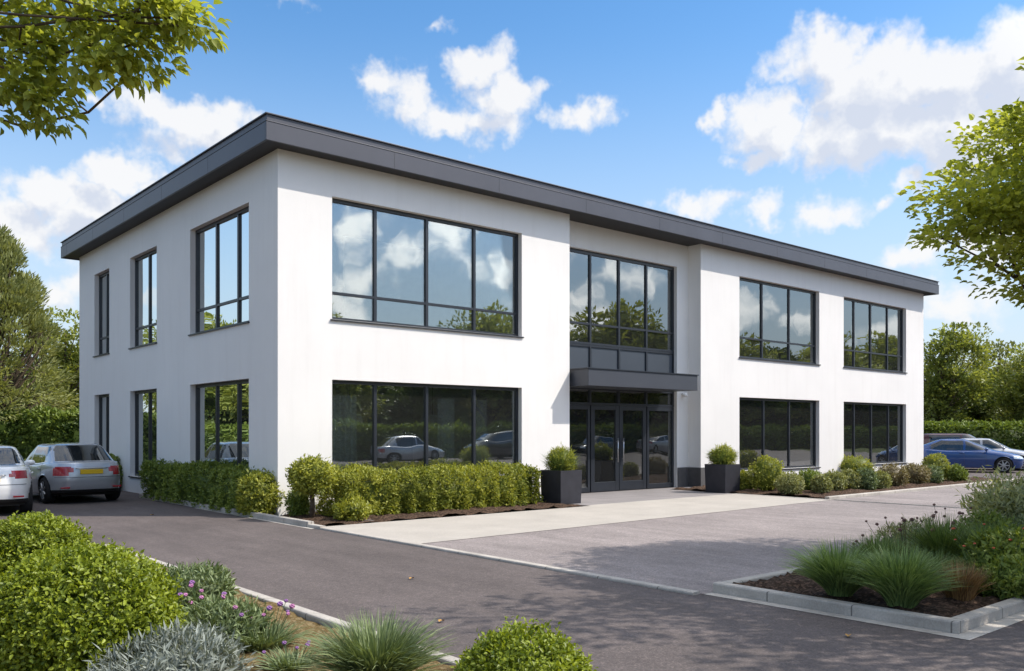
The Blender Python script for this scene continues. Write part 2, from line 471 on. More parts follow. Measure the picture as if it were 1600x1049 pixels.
def grass_mesh(name, nb, rad, h, seed, width=.008, droop=.9, spread=.12, seg=5, upr=.55, tone=(0, 1)):
    g = np.random.default_rng(seed)
    a = g.uniform(0, 6.283, nb); rr = spread * np.sqrt(g.uniform(0, 1, nb))
    B = np.stack([rr * np.cos(a), rr * np.sin(a), np.zeros(nb)], 1)
    a2 = a + g.normal(0, .5, nb); out = g.uniform(.05, 1, nb) ** .7 * rad; hh = h * g.uniform(.55, 1.1, nb) * (1 - .25 * (out / rad))
    H = np.stack([np.cos(a2), np.sin(a2), np.zeros(nb)], 1); S = np.stack([-np.sin(a2), np.cos(a2), np.zeros(nb)], 1)
    tw = g.normal(0, .5, (nb, 1)); S = unit(S + np.array([0, 0, 1.]) * tw)
    ts = np.linspace(0, 1, seg + 1); V = []
    dr = droop * g.uniform(.6, 1.25, nb) * (out / rad)
    for t in ts:
        x = out * (t ** 1.35); z = hh * (t * (1 + dr * .55) - dr * .75 * t ** 2.6)
        C = B + H * x[:, None] + np.array([0, 0, 1.]) * z[:, None]; C[:, 2] = np.maximum(C[:, 2], .005)
        w = width * (1 - t ** 2 * .92) * g.uniform(.8, 1.2, nb) if t in (0,) else width * (1 - t ** 2 * .92) * np.ones(nb)
        V += [C - S * w[:, None], C + S * w[:, None]]
    V = np.stack(V, 1).reshape(-1, 3); k = 2 * (seg + 1); b0 = np.arange(nb)[:, None] * k
    Q = np.concatenate([b0 + np.array([[2 * i, 2 * i + 1, 2 * i + 3, 2 * i + 2]]) for i in range(seg)])
    t = g.uniform(tone[0], tone[1], nb)
    return np_mesh(name, V, [Q], np.repeat(t, k))

# ------------------------------------------------------------------ trees
def curve_pts(a, b, sag, g, n=6):
    a = np.array(a, float); b = np.array(b, float)
    j = g.normal(0, .06, 3) * np.linalg.norm(b - a)
    return [a + (b - a) * t + (j + np.array([0, 0, sag])) * math.sin(math.pi * t) for t in np.linspace(0, 1, n)]

def crown_clumps(c, rad, n, g, shell=.55, lobes=7):
    """clump centres in an uneven crown: union of lobes in an ellipsoid"""
    c = np.array(c, float); rad = np.array(rad, float)
    ld = rand_unit(lobes, g); lc = ld * .5; lr = g.uniform(.42, .62, lobes)
    out = []
    while len(out) < n:
        i = g.integers(lobes); d = rand_unit(1, g)[0]; p = lc[i] + d * lr[i] * (g.uniform(shell ** 3, 1) ** (1 / 3))
        out.append(p)
    return np.array(out) * rad + c

def tree(name, base, height, clumps, cl_rad, per, L, W, seed, leaf_mat, label, cat='tree', group=None, trunk_r=.16, flat=.55, rich=False,
         fork=.3, droop=.2, limbs=40, out=.6, limb_r=1.0, narrow=False, lean=(0, 0), kind=None):
    g = np.random.default_rng(seed)
    root = empty(name, base); tag(root, label, cat, group)
    clumps = np.asarray(clumps); cen = clumps.mean(0)
    mb = MB(); n = 9
    top = np.array([lean[0], lean[1], height * .86]); tp = []
    for t in np.linspace(0, 1, n):
        p = top * t + np.array([math.sin(t * 5 + seed) * .12, math.cos(t * 4 + seed) * .12, 0]) * t * height * .1; tp.append(p)
    rr = [trunk_r * (1.35 if i == 0 else 1 - .85 * i / (n - 1)) for i in range(n)]
    mb.tube(tp, rr, 10)
    sel = g.choice(len(clumps), min(limbs, len(clumps)), replace=False)
    for i in sel:
        e = clumps[i]; zz = np.clip((e[2] - height * .12) * g.uniform(.5, .8), height * fork, height * .8)
        k = zz / (height * .86) * (n - 1); a = tp[int(k)] + (tp[min(int(k) + 1, n - 1)] - tp[int(k)]) * (k - int(k))
        r0 = max(.02, trunk_r * .42 * (1 - zz / height)) * limb_r
        pts = curve_pts(a, e, -.06 * np.linalg.norm(e - a), g)
        mb.tube(pts, [r0 * (1 - .8 * t) + .006 for t in np.linspace(0, 1, len(pts))], 6, False)
        for _ in range(2):
            q = pts[g.integers(2, 5)]; e2 = clumps[np.argsort(np.linalg.norm(clumps - q, axis=1))[g.integers(0, 4)]]
            pts2 = curve_pts(q, e2, -.03, g, 4)
            mb.tube(pts2, [r0 * .4 * (1 - .8 * t) + .004 for t in np.linspace(0, 1, 4)], 5, False)
    mb.build('trunk', M['trunk'], root, True)
    m = len(clumps); ct = g.uniform(0, 1, m); sz = g.uniform(.7, 1.3, m) * cl_rad
    idx = np.repeat(np.arange(m), per); k = len(idx)
    d = rand_unit(k, g) * (g.uniform(.15, 1, k) ** .5)[:, None]; d[:, 2] *= flat
    P = clumps[idx] + d * sz[idx][:, None]
    O = unit(clumps - (cen - np.array([0, 0, .25 * height])))
    D = unit(O[idx] * out + d * .9 + rand_unit(k, g) * .55 - np.array([0, 0, droop]))
    NR = unit(np.array([0, 0, 1.]) + rand_unit(k, g) * .75 + O[idx] * .25)
    s = g.uniform(.65, 1.25, k)
    tone = np.clip(ct[idx] * .5 + g.uniform(0, .55, k), 0, 1)
    v, f, t = leaves(P, D, NR, L * s, W * s, tone, rich)
    link('crown', np_mesh(name + '_crown', v, f, t), leaf_mat, root)
    return root

# ------------------------------------------------------------------ leaf materials
ML = dict(
    box=mat_leaf('box_leaf', (.07, .115, .010), (.37, .43, .04), .34, .42, .35),
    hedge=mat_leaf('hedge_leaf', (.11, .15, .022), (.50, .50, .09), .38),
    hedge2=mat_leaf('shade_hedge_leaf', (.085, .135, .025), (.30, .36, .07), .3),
    tallhedge=mat_leaf('tall_hedge_leaf', (0.046, 0.085, 0.016), (0.202, 0.264, 0.046), .25),
    olive=mat_leaf('olive_shrub_leaf', (0.155, 0.178, 0.062), (0.419, 0.419, 0.171), .25),
    brown=mat_leaf('bronze_shrub_leaf', (.15, .115, .055), (.33, .28, .13), .2),
    grey=mat_leaf('grey_green_leaf', (.09, .13, .055), (.27, .33, .15), .2),
    silver=mat_leaf('silver_leaf', (.15, .175, .15), (.34, .37, .33), .15, .7),
    blade=mat_leaf('grass_blade', (0.085, 0.147, 0.046), (0.310, 0.419, 0.155), .3, .45),
    blade2=mat_leaf('dark_grass_blade', (0.070, 0.116, 0.031), (0.232, 0.310, 0.093), .3, .45),
    bblade=mat_leaf('bronze_blade', (0.155, 0.085, 0.039), (0.403, 0.248, 0.109), .2),
    vari=mat_leaf('pale_edged_leaf', (.17, .21, .075), (.60, .60, .36), .35),
    tree=mat_leaf('tree_leaf', (0.078, 0.116, 0.019), (0.295, 0.310, 0.046), .35),
    lime=mat_leaf('sunny_tree_leaf', (.15, .20, .035), (.52, .55, .11), .52),
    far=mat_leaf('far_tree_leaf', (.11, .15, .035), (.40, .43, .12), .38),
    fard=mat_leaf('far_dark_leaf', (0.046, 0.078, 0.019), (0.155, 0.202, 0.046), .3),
    pine=mat_leaf('pine_needle', (.12, .145, .05), (.37, .385, .14), .3),
    pinkf=simple('pink_flower', (.48, .20, .38), .8, .2, 0., .3, 30.),
    purplef=simple('purple_flower', (.28, .14, .33), .8, .2, 0., .3, 30.),
    redf=simple('orange_flower', (.55, .13, .07), .8, .2, 0., .3, 30.),
    deadf=simple('dry_seed_head', (.17, .10, .085), .9, .1, 0., .3, 40.),
    litter=simple('fallen_leaf', (.45, .25, .07), .8, .2, 0., .2, 40.),
)
SUN_E, EXPO, SKY_STR, SKY_SAT, SKY_VAL = 2.8, 0.82, .15, 1.28, 1.0
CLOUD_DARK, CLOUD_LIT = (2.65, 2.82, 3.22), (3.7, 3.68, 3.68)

# ================================================================== GROUND
def sheet(name, poly, z, mat, thick=0.0):
    me = bpy.data.meshes.new(name); n = len(poly)
    me.from_pydata([(x, y, z) for x, y in poly], [], [tuple(range(n))]); me.update()
    return tag(link(name, me, mat), kind='structure')

def soil_bed(name, x0, x1, y0, y1, z, mat, amp=.03, step=.12, seed=3, kind='structure', mound=.0):
    g = np.random.default_rng(seed); nx = max(2, int((x1 - x0) / step)); ny = max(2, int((y1 - y0) / step))
    X, Y = np.meshgrid(np.linspace(x0, x1, nx + 1), np.linspace(y0, y1, ny + 1)); Z = np.zeros_like(X)
    for i in range(10):
        w = g.normal(size=2) * 4.5; Z += np.sin(X * w[0] + Y * w[1] + g.uniform(0, 6.28))
    Z = z + Z * amp / 4 + g.normal(0, amp * .3, Z.shape)
    if mound: Z += mound * np.sin(math.pi * (X - x0) / (x1 - x0)) ** .6 * np.sin(math.pi * (Y - y0) / (y1 - y0)) ** .6
    V = np.stack([X.ravel(), Y.ravel(), Z.ravel()], 1); w = nx + 1
    Q = np.array([(j * w + i, j * w + i + 1, (j + 1) * w + i + 1, (j + 1) * w + i) for j in range(ny) for i in range(nx)])
    return tag(link(name, np_mesh(name, V, [Q]), mat, None, True), kind=kind)

sheet('ground', [(-500, -500), (500, -500), (500, 500), (-500, 500)], -.03, M['grass'])
sheet('road', [(-34, -45), (62, -45), (62, 42), (-34, 42)], 0.0, M['road'])
KX = -.45
sheet('forecourt', [(KX + .06, -11.0), (12.52, -11.0), (12.52, -5.25), (KX + .06, -5.6)], .006, M['fore'])
sheet('forecourt', [(12.56, -11.0), (40, -11.0), (40, -5.16), (12.56, -5.16)], .006, M['fore'])
sheet('path', [(KX + .06, -5.6), (12.52, -5.25), (12.52, -2.35), (6.6, -2.35), (6.6, -2.52), (KX + .06, -2.45)], .012, M['path'])
sheet('paving', [(6.6, -2.35), (12.52, -2.35), (12.52, -.005), (14.04, -.005), (14.04, .485), (8.38, .485), (8.38, -.005), (6.6, -.005)], .010, M['paving'])
soil_bed('planting_bed', KX + .06, 6.58, -2.45, -.01, .035, M['soil'], .03, .1, 3)
soil_bed('planting_bed', KX + .06, -.01, -.01, 7.0, .035, M['soil'], .03, .1, 4)
soil_bed('planting_bed', 12.62, 25.4, -5.0, -.01, .035, M['soil'], .04, .12, 5, mound=.06)
soil_bed('planting_bed', -.08, 14.0, -13.44, -11.12, .075, M['soil'], .04, .07, 6, mound=.04)
soil_bed('planting_bed', -12., -4.27, -20., -3.2, .055, M['straw'], .035, .09, 7)

def kerb(path, w, h, z0=-.02, seg=None, seed=1):
    """kerb along a poly line (list of xy), w wide to the left side of travel, top at h with softened edge"""
    mb = MB(); b = .018
    for (x0, y0), (x1, y1) in zip(path[:-1], path[1:]):
        L = math.hypot(x1 - x0, y1 - y0); tx, ty = (x1 - x0) / L, (y1 - y0) / L; nx, ny = -ty, tx
        pr = [(0, z0), (0, h - b), (b * .35, h - b * .3), (b, h), (w - b, h), (w - b * .35, h - b * .3), (w, h - b), (w, z0)]
        V = []
        for e in (0, L):
            for d, z in pr: V.append((x0 + tx * e + nx * d, y0 + ty * e + ny * d, z))
        k = len(pr); Fs = [(i + 1, i, i + k, i + 1 + k) for i in range(k - 1)]
        Fs += [tuple(range(k)), tuple(range(2 * k - 1, k - 1, -1))]
        mb.add(V, Fs)
    return tag(mb.build('kerb', M['kerb']), kind='structure')

kerb([(KX - .06, 7.12), (KX - .06, -2.3)], .12, .105)
kerb([(.0, 7.0), (KX + .06, 7.0)][::-1], .12, .105)
kerb([(KX - .06, -2.3), (KX - .06, -2.75)], .12, .06)
kerb([(KX - .06, -2.75), (KX - .06, -10.96)], .12, .034)
kerb([(-.22, -11.0), (-.22, -13.56)], .13, .11)                       # island: road side
kerb([(-.09, -13.56), (14.2, -13.56)], .13, .11)                     # island: camera side
kerb([(14.2, -11.0), (-.09, -11.0)], .13, .11)                       # island: forecourt side
kerb([(-4.26, -3.1), (-4.26, -20.)], .12, .085)
kerb([(-4.26, -3.22), (-12., -3.22)], .12, .085)
kerb([(12.54, -5.16), (25.5, -5.08)], .13, .085)                      # right bed front
kerb([(12.53, -11.0), (12.53, -5.3)], .03, .028)                      # joint across the forecourt
kerb([(12.53, -5.16), (12.53, -2.36)], .08, .022)
# haunching strip (concrete channel) at the kerb feet
sheet('channel', [(KX - .16, 3.0), (KX - .065, 3.0), (KX - .065, -2.6), (KX - .16, -2.6)], .004, M['kerb'])
sheet('channel', [(-.38, -10.9), (-.225, -10.9), (-.225, -13.7), (-.38, -13.7)], .004, M['kerb'])
sheet('channel', [(-.38, -13.72), (2.2, -13.72), (2.2, -13.565), (-.38, -13.565)], .0045, M['kerb'])

# ================================================================== BUILDING
B = empty('office_building', (0, 0, 0))
tag(B, 'two storey white rendered office building with dark grey flat roof edge', 'office building')
W_END, DEP, WT = 29.3, 14.84, 7.60
FRONT = lambda u, d, z, y0=0.0: (u, y0 + d, z)
LEFT = lambda u, d, z, y0=0.0: (d, u, z)

def wall_panel(mb, P, u0, u1, z0, z1, ops, th=.3, flip=False):
    us = sorted(set([u0, u1] + [o[0] for o in ops] + [o[1] for o in ops])); zs = sorted(set([z0, z1] + [o[2] for o in ops] + [o[3] for o in ops]))
    def q(*p):
        mb.quad(*(p[::-1] if flip else p))
    for i in range(len(us) - 1):
        for j in range(len(zs) - 1):
            a, b, c, d = us[i], us[i + 1], zs[j], zs[j + 1]; um, zm = (a + b) / 2, (c + d) / 2
            if any(o[0] < um < o[1] and o[2] < zm < o[3] for o in ops): continue
            q(P(a, 0, c), P(b, 0, c), P(b, 0, d), P(a, 0, d)); q(P(b, th, c), P(a, th, c), P(a, th, d), P(b, th, d))
    for a, b, c, d in ops:
        q(P(a, 0, c), P(a, 0, d), P(a, th, d), P(a, th, c)); q(P(b, 0, d), P(b, 0, c), P(b, th, c), P(b, th, d))
        q(P(a, 0, d), P(b, 0, d), P(b, th, d), P(a, th, d))
        if c > z0: q(P(b, 0, c), P(a, 0, c), P(a, th, c), P(b, th, c))

ZU0, ZU1, ZL0, ZL1 = 4.16, 6.80, .46, 2.86
front_left = [(1.25, 6.67, ZU0, ZU1), (1.25, 6.67, ZL0, ZL1)]
front_right = [(16.08, 20.98, ZU0, ZU1), (16.08, 20.98, ZL0, ZL1), (22.7, 27.72, ZU0, ZU1), (22.7, 27.72, ZL0, ZL1)]
left_ops = [(1.41, 4.86, ZU0 - .02, 6.74), (7.28, 9.53, ZU0 - .02, 6.74), (11.52, 13.1, ZU0 - .02, 6.74),
            (1.41, 4.86, ZL0, 2.9), (7.28, 9.53, ZL0, 2.9), (11.52, 13.1, ZL0, 2.9)]
RY = .49; RX0, RX1 = 8.37, 14.05
w = MB()
wall_panel(w, lambda u, d, z: (u, d, z), 0, RX0, -.02, WT, front_left)
wall_panel(w, lambda u, d, z: (u, RY + d, z), RX0, RX1, -.02, WT, [(8.5, 13.5, -.02, 6.85)])
wall_panel(w, lambda u, d, z: (u, d, z), RX1, W_END, -.02, WT, front_right)
wall_panel(w, lambda u, d, z: (d, u, z), .0, DEP, -.02, WT, left_ops, flip=True)
wall_panel(w, lambda u, d, z: (W_END - d, u, z), 0, DEP, -.02, WT, [])
wall_panel(w, lambda u, d, z: (u, DEP - d, z), 0, W_END, -.02, WT, [], flip=True)
for x in (RX0, RX1):  # returns of the entrance recess
    w.quad((x, 0, -.02), (x, RY, -.02), (x, RY, WT), (x, 0, WT))
w.build('wall', M['wall'], B)

# roof: fascia board, coping, soffit, deck
OV = .47; X0, X1, Y0, Y1 = -OV, W_END + .4, -OV, DEP + .42; ZF0, ZF1, ZC = 7.53, 7.90, 8.07
def ring(mb, x0, x1, y0, y1, t, z0, z1):
    mb.box((x0, y0, z0), (x1, y0 + t, z1)); mb.box((x0, y1 - t, z0), (x1, y1, z1))
    mb.box((x0, y0 + t, z0), (x0 + t, y1 - t, z1)); mb.box((x1 - t, y0 + t, z0), (x1, y1 - t, z1))
r = MB(); r.box((X0 + .06, Y0 + .06, 7.75), (X1 - .06, Y1 - .06, 7.95)); roof = r.build('roof', M['fascia'], B)
r = MB(); ring(r, X0, X1, Y0, Y1, .05, ZF0, ZF1); r.build('fascia', M['fascia'], roof, False, .006)
r = MB(); ring(r, X0 + .025, X1 - .025, Y0 + .025, Y1 - .025, .3, ZF1 + .004, ZC - .025); ring(r, X0 - .012, X1 + .012, Y0 - .012, Y1 + .012, .34, ZC - .022, ZC + .004)
ring(r, X0 - .008, X1 + .008, Y0 - .008, Y1 + .008, .03, ZF1 + .002, ZF1 + .016)
r.build('coping', M['fascia'], roof, False, .004)
r = MB(); r.box((X0 + .052, Y0 + .052, ZF0 + .03), (X1 - .052, Y1 - .052, ZF0 + .06)); r.build('soffit', M['soffit'], roof)
for k in range(1, 10):
    x = X0 + k * 3.0; r = MB(); r.box((x - .004, Y0 - .0015, ZF0 + .004), (x + .004, Y0 + .01, ZF1 - .004)); r.build('fascia_joint', M['black'], roof)
for k in range(1, 6):
    y = Y0 + k * 3.0; r = MB(); r.box((X0 - .0015, y - .004, ZF0 + .004), (X0 + .01, y + .004, ZF1 - .004)); r.build('fascia_joint', M['black'], roof)

def window(P, u0, u1, z0, z1, mull, trans, dg=.18, sill=True, top=.075, label=None, glass='glass', panels=False, pname='window'):
    """frame mesh under the building with its panes and sill below it; P maps (u, depth, z)"""
    fw, ft = .065, .035
    mb = MB(); box = lambda a, b: mb.box(P(*a), P(*b))
    d0, d1 = dg - .045, dg + .05
    box((u0, d0, z1 - top), (u1, d1, z1)); box((u0, d0, z0), (u1, d1, z0 + fw))
    box((u0, d0, z0 + fw), (u0 + fw, d1, z1 - top)); box((u1 - fw, d0, z0 + fw), (u1, d1, z1 - top))
    us = [u0 + fw / 2] + list(mull) + [u1 - fw / 2]
    for m in mull: box((m - ft, d0 + .004, z0 + fw), (m + ft, d1 - .004, z1 - top))
    zs = [z0 + fw] + list(trans) + [z1 - top]
    for t in trans:
        for a, b in zip(us[:-1], us[1:]): box((a + ft, d0 + .008, t - .028), (b - ft, d1 - .008, t + .028))
    fr = mb.build(pname, M['frame'], B)
    if label: fr['label'] = label
    pm = MB(); g = random.Random(int(u0 * 100 + z0 * 10))
    for a, b in zip(us[:-1], us[1:]):
        for c, d in zip(zs[:-1], zs[1:]):
            e = [g.uniform(-.0018, .0018) for _ in range(3)]
            c2 = c + (.028 if c in trans else 0); d2 = d - (.028 if d in trans else 0)
            V = [P(a + ft, dg + e[0], c2), P(b - ft, dg + e[1], c2), P(b - ft, dg + e[1] + e[2], d2), P(a + ft, dg + e[0] + e[2], d2)]
            V2 = [P(a + ft, dg + .02 + e[0], c2), P(b - ft, dg + .02 + e[1], c2), P(b - ft, dg + .02 + e[1] + e[2], d2), P(a + ft, dg + .02 + e[0] + e[2], d2)]
            pm.add(V + V2, [(0, 1, 2, 3), (5, 4, 7, 6)])
    pm.build('pane', M[glass], fr)
    if sill:
        s = MB(); s.box(P(u0 - .04, -.045, z0 - .035), P(u1 + .04, d0 + .02, z0 - .002)); s.build('sill', M['frame'], fr, False, .004)
    return fr

PF = lambda u, d, z: (u, d, z)
PL = lambda u, d, z: (d, u, z)
window(PF, 1.25, 6.67, ZU0, ZU1, (2.42, 3.83, 5.25), (4.75,))
window(PF, 1.25, 6.67, ZL0, ZL1, (2.42, 3.83, 5.25), ())
window(PF, 16.08, 20.98, ZU0, ZU1, (17.59, 19.25), (4.83,))
window(PF, 16.08, 20.98, ZL0, ZL1, (17.69, 19.25), ())
window(PF, 22.7, 27.72, ZU0, ZU1, (23.75, 25.05, 26.42), (4.83,))
window(PF, 22.7, 27.72, ZL0, ZL1, (23.75, 25.1, 26.5), ())
window(PL, 1.41, 4.86, ZU0 - .02, 6.74, (2.32, 3.57), (4.74,))
window(PL, 1.41, 4.86, ZL0, 2.9, (2.32, 3.57), ())
window(PL, 7.28, 9.53, ZU0 - .02, 6.74, (8.34,), (4.7,))
window(PL, 7.28, 9.53, ZL0, 2.9, (8.34,), ())
window(PL, 11.52, 13.1, ZU0 - .02, 6.74, (12.3,), (4.7,))
window(PL, 11.52, 13.1, ZL0, 2.9, (12.3,), ())
PR = lambda u, d, z: (u, RY + d, z)
EM = (9.80, 11.0, 12.22)
window(PR, 8.5, 13.5, 4.2, 6.85, EM, (4.79,), .16, False, .1)
s = MB(); us = [8.5] + list(EM) + [13.5]
for a, b in zip(us[:-1], us[1:]): s.box((a + .03, RY + .15, 3.0), (b - .03, RY + .17, 4.17))
sp = s.build('spandrel_panel', M['panel'], B)
s = MB()
for m in us: s.box((max(8.5, m - .035), RY + .115, 2.98), (min(13.5, m + .035), RY + .21, 4.2 - .002))
s.box((8.535, RY + .12, 4.14), (13.465, RY + .2, 4.196)); s.build('mullion', M['frame'], sp)
window(PR, 8.5, 13.5, 2.50, 2.98, EM, (), .16, False, .06, 'narrow fanlight strip above the entrance doors', 'dglass')
# entrance screen: sidelights and two door leaves
def glazed(name, a, b, stile, bot, label=None, handle=None):
    z0, z1 = .015, 2.495; m = MB(); y0, y1 = RY + .12, RY + .19
    m.box((a, y0, z0), (a + stile, y1, z1)); m.box((b - stile, y0, z0), (b, y1, z1)); m.box((a + stile, y0 + .003, z0), (b - stile, y1 - .003, z0 + bot)); m.box((a + stile, y0 + .003, z1 - .13), (b - stile, y1 - .003, z1))
    o = m.build(name, M['frame'], B, False, .004)
    if label: o['label'] = label
    m = MB(); m.box((a + stile, RY + .15, z0 + bot), (b - stile, RY + .165, z1 - .13)); m.build('pane', M['dglass'], o)
    if handle:
        m = MB(); x = handle
        m.tube([(x, y0 - .06, .85), (x, y0 - .06, 1.55)], .016, 10); m.tube([(x, y0 - .06, .95), (x, y0 + .005, .95)], .011, 8); m.tube([(x, y0 - .06, 1.45), (x, y0 + .005, 1.45)], .011, 8)
        m.build('handle', M['steel'], o, True)
    return o
glazed('sidelight', 8.5, 9.78, .09, .14)
glazed('door', 9.82, 10.99, .15, .27, None, 10.88)
glazed('door', 11.01, 12.2, .15, .27, None, 11.12)
glazed('sidelight', 12.24, 13.5, .09, .14)
# canopy with a small downlight
c = MB(); c.box((8.46, -.62, 2.955), (13.08, RY - .004, 3.40)); cn = c.build('canopy', M['canopy'], B, False, .008)
c = MB(); c.box((8.43, -.645, 3.402), (13.11, RY - .004, 3.43)); c.build('flashing', M['frame'], cn)
c = MB(); c.lathe([(.05, 2.93), (.075, 2.90), (.08, 2.86), (.05, 2.82)], (13.75, RY - .12, 0), 14); c.box((13.72, RY - .12, 2.90), (13.78, RY - .002, 2.94)); c.build('wall_light', M['white_fit'], B, True)
# plinth of the recess
p = MB(); p.box((13.52, RY - .022, .012), (RX1 - .022, RY + .1, .62)); p.box((RX1 - .022, -.022, .012), (RX1 + .1, RY + .1, .62)); p.box((RX1 + .1, -.022, .012), (RX1 + .35, .1, .62))
p.build('plinth', M['plinth'], B)
p = MB(); p.box((RX0 - .1, .004, .012), (RX0 + .022, RY - .005, .62)); p.build('plinth', M['plinth'], B)
# insides seen through the glass
i = MB(); i.box((.31, .31, 3.32), (RX0 - .02, .95, 3.66)); i.box((RX1 + .02, .31, 3.32), (W_END - .31, .95, 3.66)); i.box((.31, .95, 3.32), (W_END - .31, DEP - .31, 3.66)); i.build('floor_slab', M['ceil'], B)
i = MB(); i.box((.31, .31, .0), (RX0 - .02, .8, .03)); i.box((RX1 + .02, .31, .0), (W_END - .31, .8, .03)); i.box((.31, .8, .0), (W_END - .31, DEP - .31, .03)); i.build('ground_slab', M['ifloor'], B)
i = MB(); i.box((7.6, 5.6, .031), (W_END - .31, 5.72, 3.318)); i.box((.9, 6.3, .031), (7.6, 6.42, 3.318)); i.box((7.6, 1.0, .031), (7.72, 5.598, 3.318)); i.box((14.8, .9, .031), (14.92, 5.6, 3.318)); i.build('partition', M['inner'], B)
i = MB(); i.box((5.0, 6.0, 3.661), (W_END - .31, 6.12, 7.5)); i.box((7.7, .9, 3.661), (7.82, 6.0, 7.5)); i.box((14.8, .9, 3.661), (14.92, 6.0, 7.5)); i.box((21.8, .5, 3.661), (21.92, 6.0, 7.5)); i.build('partition', M['inner'], B)

def curtain(x0, x1, y, z0, z1, label, seed):
    V = []; g = random.Random(seed); n = 40
    for k in range(n + 1):
        t = k / n; x = x0 + (x1 - x0) * t; yy = y + .05 * math.sin(t * 30 + g.uniform(-.3, .3)); V += [(x, yy, z0), (x, yy, z1)]
    for k in range(n + 1):
        t = k / n; x = x0 + (x1 - x0) * t; yy = y + .02 + .05 * math.sin(t * 30); V += [(x, yy, z0), (x, yy, z1)]
    o = 2 * (n + 1); Q = [(2 * k, 2 * k + 2, 2 * k + 3, 2 * k + 1) for k in range(n)] + [(o + 2 * k + 1, o + 2 * k + 3, o + 2 * k + 2, o + 2 * k) for k in range(n)]
    m = MB(); m.add(V, Q); tag(m.build('curtain', M['curtain'], None, True), label, 'curtain', 'curtains behind the ground floor glass')
curtain(1.45, 2.15, .55, .05, 2.55, 'pale curtain at the left end of the big ground floor window', 1)
curtain(4.45, 4.9, .55, .05, 2.55, 'pale curtain in the third bay of the big ground floor window', 2)
curtain(5.75, 6.1, .75, .05, 2.55, 'pale curtain in the last bay of the big ground floor window', 3)
curtain(11.35, 11.75, 1.2, .05, 2.4, 'pale curtain behind the right hand entrance door', 4)
curtain(16.35, 16.55, .6, .05, 2.5, 'narrow pale curtain in the first window right of the entrance', 5)
curtain(27.0, 27.4, .6, .05, 2.5, 'pale curtain at the far right ground floor window', 6)
for x, y, lb in ((2.6, 1.6, 'white drum lampshade hanging behind the left bay of the big window'), (4.95, 1.5, 'white drum lampshade hanging behind the middle of the big window'), (6.25, 1.5, 'white drum lampshade hanging behind the right bay of the big window')):
    e = tag(empty('pendant_lamp', (x, y, 1.9)), lb, 'lamp', 'pendant lamps in the office')
    m = MB(); m.lathe([(.34, 0.), (.28, .26)], (0, 0, 0), 20); m.build('lamp_shade', M['lamp'], e, True)
    m = MB(); m.tube([(0, 0, .26), (0, 0, 1.41)], .006, 6); m.build('cord', M['black'], e)

# ================================================================== CARS
def cat_loops(K, n):
    """Catmull-Rom through key loops (rows of parameters), n steps per span"""
    K = np.array(K, float); out = []; idx = []
    for i in range(len(K) - 1):
        p0, p1, p2, p3 = K[max(i - 1, 0)], K[i], K[i + 1], K[min(i + 2, len(K) - 1)]
        m = n[i]
        for k in range(m):
            t = k / m; lin = p1 + (p2 - p1) * t
            # monotone-ish: limited tangents keep corners crisp
            t1 = (p2 - p0) * .5; t2 = (p3 - p1) * .5
            lim = 1.2 * np.abs(p2 - p1); t1 = np.clip(t1, -lim, lim); t2 = np.clip(t2, -lim, lim)
            h = (2 * t**3 - 3 * t**2 + 1) * p1 + (t**3 - 2 * t**2 + t) * t1 + (-2 * t**3 + 3 * t**2) * p2 + (t**3 - t**2) * t2
            out.append(h); idx.append(i + t)
    out.append(K[-1]); idx.append(len(K) - 1.)
    return np.array(out), np.array(idx)

